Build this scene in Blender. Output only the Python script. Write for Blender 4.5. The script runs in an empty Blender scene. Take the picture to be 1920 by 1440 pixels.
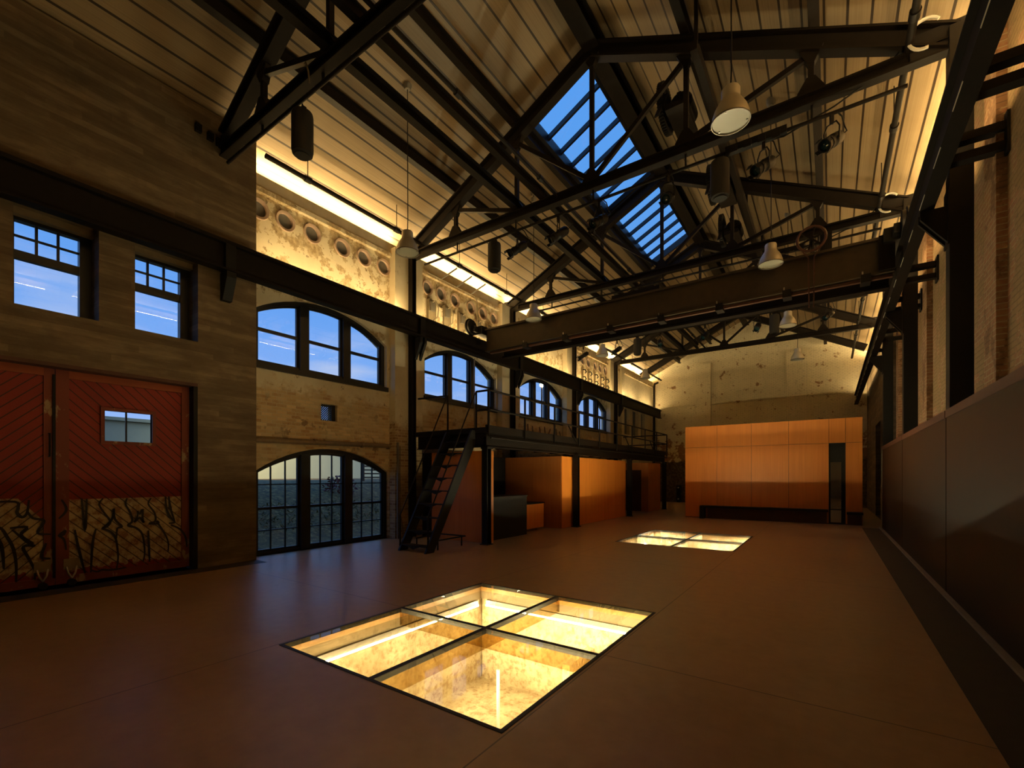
import bpy, bmesh, math, random
from mathutils import Vector, Matrix
from mathutils.geometry import tessellate_polygon
random.seed(7)
PI = math.pi
scn = bpy.context.scene
COL = scn.collection

# ------------------------------------------------------------------ mesh builder
class MB:
    def __init__(s): s.v = []; s.f = []
    def add(s, vs, fs):
        b = len(s.v); s.v += [tuple(v) for v in vs]; s.f += [tuple(b + i for i in f) for f in fs]; return s
    def box(s, x0, x1, y0, y1, z0, z1):
        vs = [(x, y, z) for x in (x0, x1) for y in (y0, y1) for z in (z0, z1)]
        return s.add(vs, [(0, 1, 3, 2), (4, 6, 7, 5), (0, 4, 5, 1), (2, 3, 7, 6), (0, 2, 6, 4), (1, 5, 7, 3)])
    def prof(s, p, q, prof, up=(0, 0, 1)):
        p, q = Vector(p), Vector(q); d = (q - p).normalized(); u = Vector(up); u = u - d * u.dot(d); u = (u if u.length > 1e-3 else Vector((0, 1, 0)) - d * d.y).normalized(); r = d.cross(u)
        n = len(prof); vs = [p + r * a + u * b for a, b in prof] + [q + r * a + u * b for a, b in prof]
        return s.add(vs, [tuple(range(n))[::-1], tuple(range(n, 2 * n))] + [(i, (i + 1) % n, n + (i + 1) % n, n + i) for i in range(n)])
    def bar(s, p, q, w, h, up=(0, 0, 1)):
        return s.prof(p, q, [(-w / 2, -h / 2), (w / 2, -h / 2), (w / 2, h / 2), (-w / 2, h / 2)], up)
    def ib(s, p, q, w, h, tw=.02, tf=.025, up=(0, 0, 1)):
        a, b, c = w / 2, h / 2, tw / 2
        return s.prof(p, q, [(-a, -b), (a, -b), (a, -b + tf), (c, -b + tf), (c, b - tf), (a, b - tf), (a, b), (-a, b), (-a, b - tf), (-c, b - tf), (-c, -b + tf), (-a, -b + tf)], up)
    def tube(s, pts, r, n=8):
        pts = [Vector(p) for p in pts]; m = len(pts); vs = []; prev = None
        for i, p in enumerate(pts):
            d = (pts[min(i + 1, m - 1)] - pts[max(i - 1, 0)]).normalized()
            u = prev if prev is not None else (Vector((0, 0, 1)) if abs(d.z) < .9 else Vector((1, 0, 0)))
            u = (u - d * u.dot(d)).normalized(); prev = u; w = d.cross(u)
            vs += [p + (u * math.cos(2 * PI * k / n) + w * math.sin(2 * PI * k / n)) * r for k in range(n)]
        fs = [tuple(range(n))[::-1], tuple(range((m - 1) * n, m * n))]
        for i in range(m - 1):
            fs += [(i * n + k, i * n + (k + 1) % n, (i + 1) * n + (k + 1) % n, (i + 1) * n + k) for k in range(n)]
        return s.add(vs, fs)
    def lathe(s, pr, c=(0, 0, 0), ax=(0, 0, 1), n=24):
        c = Vector(c); a = Vector(ax).normalized(); u = Vector((1, 0, 0)) if abs(a.x) < .9 else Vector((0, 1, 0)); u = (u - a * u.dot(a)).normalized(); w = a.cross(u)
        vs = []; fs = []; m = len(pr)
        for r, z in pr:
            vs += [c + a * z + (u * math.cos(2 * PI * k / n) + w * math.sin(2 * PI * k / n)) * max(r, 1e-4) for k in range(n)]
        for i in range(m - 1):
            fs += [(i * n + k, i * n + (k + 1) % n, (i + 1) * n + (k + 1) % n, (i + 1) * n + k) for k in range(n)]
        return s.add(vs, fs)
    def cyl(s, p, q, r, n=16):
        p, q = Vector(p), Vector(q); L = (q - p).length
        return s.lathe([(0, 0), (r, 0), (r, L), (0, L)], p, q - p, n)
    def plate(s, outer, holes, fn, d0, d1):
        """2-D outline with holes, given thickness d0..d1 through fn(a, b, depth)"""
        loops = [outer] + list(holes)
        flat = [p for l in loops for p in l]
        tris = tessellate_polygon([[Vector((a, b, 0)) for a, b in l] for l in loops])
        n = len(flat)
        fs = [tuple(t) for t in tris] + [tuple(n + i for i in t[::-1]) for t in tris]
        o = 0
        for l in loops:
            k = len(l); fs += [(o + i, o + (i + 1) % k, n + o + (i + 1) % k, n + o + i) for i in range(k)]; o += k
        return s.add([fn(a, b, d0) for a, b in flat] + [fn(a, b, d1) for a, b in flat], fs)
    def build(s, name, mat, root=None, smooth=False, local=False):
        me = bpy.data.meshes.new(name); vs = s.v
        if root is not None and not local:
            L = root['_o'] if '_o' in root.keys() else root.location
            vs = [(a - L[0], b - L[1], c - L[2]) for a, b, c in vs]
        me.from_pydata(vs, [], s.f); me.update()
        bm = bmesh.new(); bm.from_mesh(me); bmesh.ops.recalc_face_normals(bm, faces=bm.faces); bm.to_mesh(me); bm.free()
        if smooth:
            for p in me.polygons: p.use_smooth = True
            me.set_sharp_from_angle(angle=math.radians(38))
        o = bpy.data.objects.new(name, me); COL.objects.link(o)
        if mat: me.materials.append(mat)
        if root is not None: o.parent = root; o['_o'] = [0, 0, 0] if local else list(root['_o'] if '_o' in root.keys() else root.location)
        else: o['_o'] = [0, 0, 0]
        return o

def tag(o, label=None, cat=None, group=None, kind=None):
    if label: o['label'] = label
    if cat: o['category'] = cat
    if group: o['group'] = group
    if kind: o['kind'] = kind
    return o
def thing(name, label, cat, loc=(0, 0, 0), group=None, kind=None):
    o = bpy.data.objects.new(name, None); COL.objects.link(o); o.location = loc; o['_o'] = list(loc); o.empty_display_size = .1
    return tag(o, label, cat, group, kind)
def dup(root, loc, label, rot=None):
    def cp(o, par):
        c = o.copy(); COL.objects.link(c); c.parent = par
        for ch in list(o.children): cp(ch, c)
        return c
    c = cp(root, None); c.location = loc; c['label'] = label
    if rot: c.rotation_euler = rot
    return c

# ------------------------------------------------------------------ materials
class NT:
    def __init__(s, name):
        s.m = bpy.data.materials.new(name); s.m.use_nodes = True; s.t = s.m.node_tree; s.n = s.t.nodes; s.b = s.n['Principled BSDF']; s.out = s.n['Material Output']
    def new(s, t, **k):
        x = s.n.new(t)
        for a, v in k.items(): setattr(x, a, v)
        return x
    def lk(s, a, b): s.t.links.new(a, b)
    def pos(s):
        if not hasattr(s, '_p'): s._p = s.new('ShaderNodeNewGeometry').outputs['Position']; x = s.new('ShaderNodeSeparateXYZ'); s.lk(s._p, x.inputs[0]); s._x = x
        return s._p
    def ax(s, i): s.pos(); return s._x.outputs[i]
    def comb(s, a, b, c=None):
        x = s.new('ShaderNodeCombineXYZ'); s.lk(a, x.inputs[0]); s.lk(b, x.inputs[1])
        if c is not None: s.lk(c, x.inputs[2])
        return x.outputs[0]
    def ma(s, op, a, b=None, c=None, clamp=False):
        x = s.new('ShaderNodeMath', operation=op, use_clamp=clamp)
        for i, v in enumerate((a, b, c)):
            if v is None: continue
            if isinstance(v, (int, float)): x.inputs[i].default_value = v
            else: s.lk(v, x.inputs[i])
        return x.outputs[0]
    def noise(s, sc=5, det=4, vec=None, scale=None, rough=.55):
        v = vec if vec is not None else s.pos()
        if scale:
            mp = s.new('ShaderNodeMapping'); mp.inputs['Scale'].default_value = scale; s.lk(v, mp.inputs[0]); v = mp.outputs[0]
        x = s.new('ShaderNodeTexNoise'); x.inputs['Scale'].default_value = sc; x.inputs['Detail'].default_value = det; x.inputs['Roughness'].default_value = rough; s.lk(v, x.inputs['Vector'])
        return x.outputs[0]
    def ramp(s, f, stops):
        x = s.new('ShaderNodeValToRGB'); e = x.color_ramp.elements
        while len(e) < len(stops): e.new(.5)
        for i, (p, c) in enumerate(stops):
            e[i].position = p; e[i].color = (*c, 1) if not isinstance(c, (int, float)) else (c, c, c, 1)
        s.lk(f, x.inputs[0]); return x.outputs[0]
    def mix(s, f, a, b, mode='MIX'):
        x = s.new('ShaderNodeMix', data_type='RGBA', blend_type=mode)
        for i, v in ((0, f), (6, a), (7, b)):
            if isinstance(v, (int, float)): x.inputs[i].default_value = v
            elif isinstance(v, tuple): x.inputs[i].default_value = (*v, 1)
            else: s.lk(v, x.inputs[i])
        return x.outputs[2]
    def bump(s, h, st=.3, d=.01):
        x = s.new('ShaderNodeBump'); x.inputs['Strength'].default_value = st; x.inputs['Distance'].default_value = d; s.lk(h, x.inputs['Height']); s.lk(x.outputs[0], s.b.inputs['Normal'])
    def base(s, c, rough=.5, metal=0., spec=.5):
        if isinstance(c, tuple): s.b.inputs['Base Color'].default_value = (*c, 1)
        else: s.lk(c, s.b.inputs['Base Color'])
        if isinstance(rough, (int, float)): s.b.inputs['Roughness'].default_value = rough
        else: s.lk(rough, s.b.inputs['Roughness'])
        s.b.inputs['Metallic'].default_value = metal; s.b.inputs['Specular IOR Level'].default_value = spec
        return s.m

def plain(name, c, rough=.5, metal=0., var=.25, sc=9, spec=.5):
    t = NT(name); n = t.noise(sc, 5)
    return t.base(t.mix(n, tuple(x * (1 - var) for x in c), tuple(min(1, x * (1 + var)) for x in c)), rough, metal, spec)
def emit(name, c, st):
    t = NT(name); e = t.new('ShaderNodeEmission'); e.inputs[0].default_value = (*c, 1); e.inputs[1].default_value = st; t.lk(e.outputs[0], t.out.inputs[0]); return t.m
def glass(name, tint, ior=1.45, rough=0., extra=0.):
    t = NT(name); tr = t.new('ShaderNodeBsdfTransparent'); tr.inputs[0].default_value = (*tint, 1); g = t.new('ShaderNodeBsdfGlossy'); g.inputs['Roughness'].default_value = rough
    f = t.new('ShaderNodeFresnel'); ge = t.new('ShaderNodeNewGeometry'); t.lk(t.ma('MULTIPLY_ADD', ge.outputs['Backfacing'], 1 / ior - ior, ior), f.inputs[0]); mx = t.new('ShaderNodeMixShader'); t.lk(t.ma('ADD', f.outputs[0], extra, clamp=True), mx.inputs[0]); t.lk(tr.outputs[0], mx.inputs[1]); t.lk(g.outputs[0], mx.inputs[2]); t.lk(mx.outputs[0], t.out.inputs[0]); return t.m

M = {}
M['steel'] = plain('dark_steel', (.010, .0068, .0045), .6, 0., .35, 14, .16)
M['steel_b'] = plain('black_steel', (.008, .0065, .0055), .5, 0., .3, 14, .25)
M['blk'] = plain('black_paint', (.007, .006, .005), .5, 0., .2, 10, .25)
M['frame'] = plain('window_frame_paint', (.012, .012, .013), .4, 0., .2, 10)
M['bridge'] = plain('crane_paint', (.06, .042, .023), .5, 0., .35, 5, .4)
M['alu'] = plain('spun_aluminium', (.60, .56, .48), .38, .35, .06, 4)
M['diff'] = plain('frosted_diffuser', (.62, .60, .47), .3, 0., .04, 3)
M['speaker'] = plain('speaker_mesh', (.016, .013, .010), .8, 0., .15, 40)
M['lens'] = plain('lens_glass', (.01, .03, .035), .08, 0., .1, 4, .8)
M['chrome'] = plain('worn_chrome', (.55, .52, .47), .3, .8, .1, 12)
M['white'] = plain('white_cable', (.65, .62, .55), .5, 0., .08, 8)
M['pipe'] = plain('painted_pipe', (.20, .14, .075), .5, 0., .3, 9)
M['galv'] = plain('grey_conduit', (.22, .20, .17), .45, .4, .2, 9)
M['cap'] = plain('rust_brown_cap', (.075, .026, .014), .5, 0., .35, 8)
M['wains'] = plain('blackened_steel_panel', (.015, .010, .006), .45, .0, .35, 2.5, .3)
M['strip'] = plain('dark_floor_strip', (.045, .034, .025), .6, 0., .3, 6)
M['kerb'] = plain('pale_kerb', (.34, .29, .2), .8, 0., .2, 8)
M['ring'] = plain('port_trim', (.50, .36, .27), .6, 0., .15, 20)
M['port'] = plain('port_glass', (.17, .16, .14), .3, 0., .25, 10)
M['sky_pane'] = glass('skylight_glass', (.97, .98, 1.), 1.3)
M['pane'] = glass('window_glass', (.95, .97, 1.), 1.5)
M['fin'] = glass('fin_glass', (.80, .70, .50), 1.3)
M['floor_glass'] = glass('floor_glass', (.95, .96, .90), 1.28)
M['led'] = emit('led_warm', (1., .70, .30), 92)
M['led_pit'] = emit('led_pit', (1., .78, .42), 185); M['led_pit2'] = emit('led_pit_far', (1., .86, .56), 720); M['led_up'] = emit('led_uplight', (1., .69, .29), 33)
M['lampw'] = emit('street_lamp_glow', (1., .78, .42), 700)

def m_floor():
    t = NT('polished_concrete_floor'); n = t.noise(.9, 6); n2 = t.noise(7, 5)
    c = t.ramp(n, [(.3, (.35, .215, .098)), (.7, (.48, .305, .15))]); c = t.mix(.22, c, t.ramp(n2, [(.3, (.27, .16, .072)), (.7, (.52, .34, .18))]))
    x, y = t.ax(0), t.ax(1)
    def line(a, v): return t.ma('LESS_THAN', t.ma('ABSOLUTE', t.ma('SUBTRACT', a, v)), .006)
    l = line(x, -4.585)
    for a, v in ((x, -1.755), (y, 4.07), (y, 12.9), (y, 8.9), (y, -.7)): l = t.ma('MAXIMUM', l, line(a, v))
    c = t.mix(t.ma('MULTIPLY', l, .75), c, (.03, .018, .01))
    t.bump(n2, .06, .01)
    return t.base(c, t.ma('ADD', t.ma('MULTIPLY', n, .22), .24), 0., .5)
M['floor'] = m_floor()

def m_deck():
    t = NT('ribbed_roof_deck'); x = t.ax(0); fr = t.ma('FRACT', t.ma('DIVIDE', t.ma('ADD', x, 20.07), .312))
    seam = t.ma('LESS_THAN', fr, .115); st = t.noise(1., 5, t.pos(), (60, .35, 60)); st2 = t.noise(.8, 3)
    c = t.ramp(st, [(.25, (.175, .12, .060)), (.75, (.31, .228, .132))]); c = t.mix(.35, c, t.ramp(st2, [(.3, (.18, .125, .064)), (.7, (.32, .236, .138))]))
    c = t.mix(seam, c, (.03, .018, .009)); t.bump(t.ma('SUBTRACT', st, seam), .25, .01)
    return t.base(c, .42, 0., .5)
M['deck'] = m_deck()

def m_concrete():
    t = NT('board_marked_concrete'); y, z, x = t.ax(1), t.ax(2), t.ax(0)
    row = t.ma('FLOOR', t.ma('DIVIDE', z, .105)); w = t.new('ShaderNodeTexWhiteNoise', noise_dimensions='2D')
    col = t.ma('FLOOR', t.ma('DIVIDE', t.ma('ADD', t.ma('ADD', y, x), t.ma('MULTIPLY', row, .77)), 1.9)); t.lk(t.comb(row, col), w.inputs[0])
    v = t.ma('ADD', t.ma('MULTIPLY_ADD', w.outputs[0], .18, .06), t.ma('MULTIPLY', t.noise(1.3, 8, t.pos(), (1, .8, 3.5), .68), .9))
    c = t.ramp(v, [(.3, (.07, .045, .020)), (.6, (.15, .104, .055)), (.85, (.27, .195, .112))])
    c = t.mix(t.ramp(t.noise(2.3, 8), [(.55, 0.), (.72, .55)]), c, (.10, .064, .032))
    ln = t.ma('LESS_THAN', t.ma('FRACT', t.ma('DIVIDE', z, .105)), .06); c = t.mix(t.ma('MULTIPLY', ln, .4), c, (.09, .06, .03))
    t.bump(t.ma('SUBTRACT', t.noise(25, 4), ln), .35, .01); return t.base(c, .8)
M['conc'] = m_concrete()

def brick_nodes(t, horiz, c1, c2, mortar):
    br = t.new('ShaderNodeTexBrick'); t.lk(t.comb(horiz, t.ax(2)), br.inputs['Vector'])
    br.inputs['Color1'].default_value = (*c1, 1); br.inputs['Color2'].default_value = (*c2, 1); br.inputs['Mortar'].default_value = (*mortar, 1)
    br.inputs['Scale'].default_value = 1.; br.inputs['Mortar Size'].default_value = .009; br.inputs['Brick Width'].default_value = .22; br.inputs['Row Height'].default_value = .075; br.inputs['Mortar Smooth'].default_value = .4
    return br
def m_plaster():
    t = NT('plaster_over_brick'); z = t.ax(2); br = brick_nodes(t, t.ax(1), (.42, .22, .08), (.78, .56, .28), (.60, .48, .28))
    n = t.noise(1.1, 8); n2 = t.noise(3.2, 8, rough=.65); n3 = t.noise(14, 6)
    bc = t.mix(t.ramp(n3, [(.4, 0.), (.7, .45)]), br.outputs[0], (.60, .48, .28)); bc = t.mix(t.ramp(n2, [(.57, 0.), (.63, .75)]), bc, (.16, .08, .035)); bc = t.mix(t.ramp(n, [(.45, 0.), (.6, .5)]), bc, (.60, .50, .31))
    pc = t.ramp(n, [(.35, (.66, .56, .38)), (.6, (.76, .67, .48))])
    hi = t.ma('MULTIPLY_ADD', z, .25, -1.52)           # upper band above the crane rail carries more flaking
    pc = t.mix(t.ramp(t.ma('ADD', n2, t.ma('MULTIPLY', hi, .16)), [(.54, 0.), (.56, .75), (.74, .95)]), pc, t.ramp(n3, [(.35, (.30, .19, .075)), (.65, (.58, .45, .25))]))
    pc = t.mix(t.ramp(t.noise(6, 8, rough=.7), [(.61, 0.), (.65, .75)]), pc, (.15, .085, .035))
    f = t.ramp(t.ma('ADD', t.ma('MULTIPLY', z, .4), t.ma('MULTIPLY', n, .6)), [(.0, 0.), (1., 1.)])
    f = t.ma('MULTIPLY', t.ma('ADD', t.ma('SUBTRACT', z, 3.55), t.ma('MULTIPLY', t.ma('SUBTRACT', n2, .5), 1.6)), 4., clamp=True)
    c = t.mix(f, bc, pc)
    h = t.ma('MULTIPLY', br.outputs['Fac'], t.ma('SUBTRACT', 1., f)); t.bump(t.ma('SUBTRACT', t.ma('MULTIPLY', n3, .6), h), .6, .012)
    return t.base(c, .85)
M['plaster'] = m_plaster()

def m_pilaster():
    t = NT('pilaster_plaster'); z = t.ax(2); n = t.noise(1.5, 6); n2 = t.noise(5, 8, rough=.7)
    c = t.ramp(n, [(.3, (.62, .52, .34)), (.7, (.74, .65, .46))]); c = t.mix(t.ramp(n2, [(.62, 0.), (.68, .6)]), c, (.36, .25, .12))
    f = t.ma('MULTIPLY', t.ma('ADD', t.ma('SUBTRACT', 3.3, z), t.ma('MULTIPLY', t.ma('SUBTRACT', n2, .5), 2.)), 3., clamp=True)
    br = brick_nodes(t, t.ma('ADD', t.ax(1), t.ax(0)), (.26, .14, .06), (.50, .36, .19), (.52, .42, .26))
    t.bump(n2, .3, .01); return t.base(t.mix(f, c, br.outputs[0]), .85)
M['pilaster'] = m_pilaster()
def m_painted(name, horiz, paint=(.84, .75, .54), dark_z=2.75, bare=.55, bias=0.):
    t = NT(name); z = t.ax(2); h = t.ax(horiz); br = brick_nodes(t, h, (.30, .13, .06), (.22, .10, .05), (.36, .27, .15))
    n = t.noise(.9, 7); n2 = t.noise(2.6, 8, rough=.65); n3 = t.noise(16, 5)
    pc = t.ramp(n, [(.3, tuple(v * .82 for v in paint)), (.7, paint)]); pc = t.mix(t.ma('MULTIPLY', br.outputs['Fac'], .6), pc, tuple(v * .45 for v in paint))
    pc = t.mix(t.ramp(t.noise(9, 6), [(.56, 0.), (.66, .5)]), pc, tuple(v * .45 for v in paint))
    lo = t.ma('MULTIPLY', t.ma('SUBTRACT', dark_z + 1.3, z), .10)
    lo = t.ma('MAXIMUM', t.ma('MINIMUM', lo, .12), -.1)
    f = t.ramp(t.ma('ADD', t.ma('ADD', n2, lo), bias), [(bare, 0.), (bare + .05, 1.)])
    bc = t.mix(t.ramp(n3, [(.4, 0.), (.6, .35)]), br.outputs[0], (.36, .25, .12))
    c = t.mix(f, pc, bc)
    dk = t.ma('MULTIPLY', t.ma('SUBTRACT', t.ma('ADD', dark_z, t.ma('MULTIPLY', t.ma('SUBTRACT', n2, .5), .5)), z), 8., clamp=True)
    if dark_z > 0: c = t.mix(t.ma('MULTIPLY', dk, .9), c, t.ramp(t.noise(7, 6), [(.45, (.045, .03, .02)), (.62, (.14, .10, .055))]))
    t.bump(t.ma('SUBTRACT', t.ma('MULTIPLY', n3, .5), br.outputs['Fac']), .55, .012); return t.base(c, .85)
M['endbrick'] = m_painted('painted_brick_end', 0, bare=.51)
M['baybrick'] = m_painted('painted_brick_bay', 1, (.76, .67, .48), 0, .62)
M['rightbrick'] = m_painted('brick_right', 1, (.29, .185, .08), 0, .47, .06)
M['quoin'] = m_painted('brick_quoin', 1, (.20, .10, .042), 0, .44, .1)
M['backwall'] = plain('back_wall_plaster', (.5, .42, .3), .9)

def m_wood(name, c1, c2, horiz=0, rough=.36):
    t = NT(name); p = t.comb(t.ma('ADD', t.ax(0), t.ax(1)), t.ax(2)); n = t.noise(1., 6, p, (38, .7, 1)); n2 = t.noise(1., 4, p, (6, .35, 1)); n3 = t.noise(1.3, 3)
    c = t.ramp(t.ma('ADD', t.ma('MULTIPLY', n, .6), t.ma('MULTIPLY', n2, .4)), [(.3, c1), (.7, c2)]); c = t.mix(t.ramp(n3, [(.4, 0.), (.7, .25)]), c, c1)
    t.bump(n, .05, .004); return t.base(c, rough, 0., .5)
M['wood'] = m_wood('stained_plywood', (.66, .20, .024), (.84, .295, .045))
M['wood_shade'] = m_wood('stained_plywood_shaded', (.46, .145, .03), (.60, .22, .055))  # darker plywood copy, shade of the recessed side faces put into its colour

def m_door(name, sgn):
    t = NT(name); y, z = t.ax(1), t.ax(2); s = t.ma('FRACT', t.ma('DIVIDE', t.ma('ADD', t.ma('MULTIPLY', y, sgn), t.ma('ADD', z, 20.)), .158)); g = t.ma('LESS_THAN', s, .13)
    n = t.noise(2.4, 8, rough=.65); n2 = t.noise(9, 7, rough=.7); n3 = t.noise(1.2, 5)
    red = t.ramp(n3, [(.3, (.22, .016, .007)), (.7, (.29, .026, .010))]); red = t.mix(t.ramp(n2, [(.66, 0.), (.70, .7)]), red, (.20, .13, .07))
    cream = t.ramp(n, [(.35, (.48, .38, .24)), (.6, (.62, .51, .34))]); cream = t.mix(t.ramp(n2, [(.47, 0.), (.60, .85)]), cream, (.22, .08, .032))
    if sgn > 0: edge = t.ma('LESS_THAN', z, 1.335)
    else: edge = t.ma('MINIMUM', t.ma('LESS_THAN', z, 1.375), t.ma('LESS_THAN', t.ma('ADD', t.ma('MULTIPLY', t.ma('SUBTRACT', y, 1.42), 1.3), z), 1.30))
    lowred = t.ma('GREATER_THAN', t.ma('ADD', z, t.ma('MULTIPLY', t.ma('SUBTRACT', n2, .5), .5)), .24)
    c = t.mix(t.ma('MULTIPLY', edge, lowred), red, cream); c = t.mix(t.ma('MULTIPLY', g, .85), c, (.02, .008, .005))
    t.bump(t.ma('SUBTRACT', t.ma('MULTIPLY', n2, .3), g), .6, .01); return t.base(c, .6)
M['door_r'] = m_door('door_boards_right', 1.); M['door_l'] = m_door('door_boards_left', -1.)
def m_worn(name, a, b, th):
    t = NT(name); n = t.noise(5, 9, t.pos(), (1, 1, .5), .7); return t.base(t.mix(t.ramp(n, [(th, 0.), (th + .05, .9)]), a, b), .6)
M['door_stile'] = m_worn('worn_red_stile', (.19, .035, .014), (.36, .25, .13), .58)
M['door_rail'] = m_worn('worn_orange_rail', (.28, .06, .015), (.4, .27, .14), .64)
def m_pit():
    t = NT('pit_concrete'); n = t.noise(1.6, 8, rough=.65); n2 = t.noise(11, 7, rough=.7)
    c = t.ramp(n, [(.3, (.40, .30, .16)), (.7, (.72, .62, .42))]); c = t.mix(t.ramp(n2, [(.47, 0.), (.62, .75)]), c, (.28, .17, .07)); t.bump(n2, .7, .03); return t.base(c, .85)
M['pit'] = m_pit()
M['lip'] = plain('pit_lip_concrete', (.20, .145, .075), .7, 0., .15, 5)
def m_bank():
    t = NT('grass_bank'); n = t.noise(7, 8, rough=.75); return t.base(t.ramp(n, [(.38, (.045, .024, .004)), (.55, (.18, .10, .018)), (.68, (.45, .27, .09))]), .9)
M['bank'] = m_bank()
M['leafy'] = plain('shrub_leaf', (.13, .09, .02), .7, 0., .5, 3)
M['leafr'] = plain('red_shrub_leaf', (.16, .04, .03), .7, 0., .5, 3)
M['house'] = plain('pale_render', (.75, .70, .42), .9, 0., .06, 1)
M['houseroof'] = plain('grey_green_roof', (.16, .22, .20), .8, 0., .15, 1)
M['bark'] = plain('bark', (.06, .045, .035), .9)
M['paint'] = plain('graffiti_paint', (.006, .004, .003), .6, 0., .2)
M['niche'] = plain('blue_grey_shutter', (.12, .14, .18), .6, 0., .2, 3)
M['gauge'] = plain('pale_mount', (.25, .20, .125), .7, 0., .35, 9)
M['redlens'] = plain('red_plastic', (.4, .02, .015), .4)

# ------------------------------------------------------------------ constants (metres)
TR = [4.05, 9.0, 13.95, 18.9, 23.85, 28.3]
CX = -4.18
EY = 31.0
BX, CFX, PX = -9.95, -9.55, -9.72
def deckz(x): return 11.33 - .5 * abs(x - CX)
yz = lambda X0, sg=-1: (lambda a, b, d: (X0 + sg * d, a, b))

# ------------------------------------------------------------------ setting
def holes_floor(x0, x1, y0, y1, holes):
    m = MB()
    m.plate([(x0, y0), (x1, y0), (x1, y1), (x0, y1)], holes, lambda a, b, d: (a, b, -d), 0, .12); return m
G1 = (-4.56, -1.78, 2.44, 5.70); G2 = (-4.60, -1.78, 11.30, 14.50)
rect = lambda x0, x1, y0, y1: [(x0, y0), (x1, y0), (x1, y1), (x0, y1)]
fl = holes_floor(-10.4, 2.4, -3, EY + .2, [rect(*G1), rect(*G2)]).build('floor', M['floor']); tag(fl, kind='structure')
tag(MB().box(.86, 1.31, -3, 19.0, 0, .004).build('trim_1', M['strip']), kind='structure')
tag(MB().box(1.31, 1.37, -3, 19.05, 0, .035).build('baseboard_right', M['kerb']), kind='structure')
tag(MB().box(-9.55, -9.15, -3, 4.66, 0, .003).build('trim_2', M['strip']), kind='structure')

# roof deck with the skylight opening in the left slope
SX0, SX1, SY0, SY1 = -6.08, -4.52, 9.22, 18.79
ce = MB()
ce.plate(rect(-10.5, CX, -3, EY + .1), [rect(SX0, SX1, SY0, SY1)], lambda a, b, d: (a, b, deckz(a) + d), 0, .12)
ce.plate(rect(CX, 2.34, -3, EY + .1), [], lambda a, b, d: (a, b, deckz(a) + d), 0, .12)
tag(ce.build('ceiling', M['deck']), kind='structure')

def arc_window(y0, y1, z0, zs, za, n=14):
    yc = (y0 + y1) / 2; c = (y1 - y0) / 2; r = za - zs; R = (c * c + r * r) / (2 * r); zc = za - R; a = math.asin(c / R)
    top = [(yc + R * math.sin(t), zc + R * math.cos(t)) for t in [a - 2 * a * i / n for i in range(n + 1)]]
    return [(y0, z0), (y1, z0)] + top, R, zc
WIN = [(4.80, 8.30, 4.10, 5.25, 5.80), (9.72, 13.28, 4.10, 5.22, 5.80), (14.85, 18.37, 4.10, 5.22, 5.80), (19.93, 23.47, 4.10, 5.22, 5.80)]
ARCH = (4.80, 8.38, .0, 1.80, 2.36)
GR = (6.34, 6.78, 3.04, 3.44)
ports = [[(4.89 + 4.95 * b, 7.37), (5.47 + 4.95 * b, 7.37), (6.11 + 4.95 * b, 7.37), (6.91 + 4.95 * b, 7.37), (7.55 + 4.95 * b, 7.37), (8.19 + 4.95 * b, 7.37)] for b in (0, 1, 3)]
def circ(y, z, r, n=24): return [(y + r * math.cos(2 * PI * k / n), z + r * math.sin(2 * PI * k / n)) for k in range(n)]
hol = [arc_window(*w)[0] for w in WIN] + [arc_window(*ARCH)[0], [(GR[0], GR[2]), (GR[1], GR[2]), (GR[1], GR[3]), (GR[0], GR[3])]]
hol += [circ(y, z, .17) for row in ports for y, z in row]
wl = MB()
wl.plate([(4.60, -.1), (24.35, -.1), (24.35, 8.10), (4.60, 8.10)], hol, yz(BX), 0, .40)
tag(wl.build('wall_left', M['plaster']), kind='structure')
for k_, T in enumerate(TR[1:5]): tag(MB().box(PX, BX, T - .60, T + .42, 0, 7.95).build('trim_%d' % (20 + k_), M['pilaster']), kind='structure')
NICHE = [(25.60, 26.75), (27.25, 28.25), (28.75, 29.5)]
wb = MB(); wb.plate([(24.35, -.1), (EY, -.1), (EY, 8.10), (24.35, 8.10)], [[(a, 4.2), (b, 4.2), (b, 5.75), (a, 5.75)] for a, b in NICHE], yz(BX), 0, .4)
wb.box(PX, BX - .05, 24.9, 25.3, 0, 7.95)
tag(wb.build('wall_left_2', M['baybrick']), kind='structure')
for i, (a, b) in enumerate(NICHE):
    tag(MB().box(BX - .25, BX - .2, a, b, 4.2, 5.75).build('window_%d' % (11 + i), M['niche']), kind='structure')
# concrete block with two windows and the barn door opening
CW = [(1.29, 2.22, 4.17, 5.66), (2.68, 3.61, 4.17, 5.66)]
DOOR = (-.05, 3.60, 0., 3.36)
wc = MB(); wc.plate([(-3, -.1), (4.65, -.1), (4.65, 8.55), (-3, 8.55)], [[(a, c), (b, c), (b, d), (a, d)] for a, b, c, d in CW + [(DOOR[0], DOOR[1], 0., DOOR[3])]], yz(CFX), 0, .8)
tag(wc.build('wall_left_3', M['conc']), kind='structure')
# ledge that carries the cove light, and moulding under it
tag(MB().box(BX, BX + .10, 4.65, EY, 7.70, 7.80).build('trim_3', M['plaster']), kind='structure')
bm_ = MB(); bm_.box(BX - .40, BX + .03, 4.65, EY, 7.80, 8.10); tag(bm_.build('trim_4', plain('pale_concrete_band', (.68, .60, .44), .85, 0., .3, 3.5)), kind='structure')
# upstands that close the eaves behind the light strips
tag(MB().box(-10.50, -10.36, 4.65, EY, 7.9, 8.30).build('trim_14', M['deck']), kind='structure')
tag(MB().box(2.20, 2.34, -3, EY, 7.8, 8.26).build('trim_15', M['deck']), kind='structure')

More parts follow.
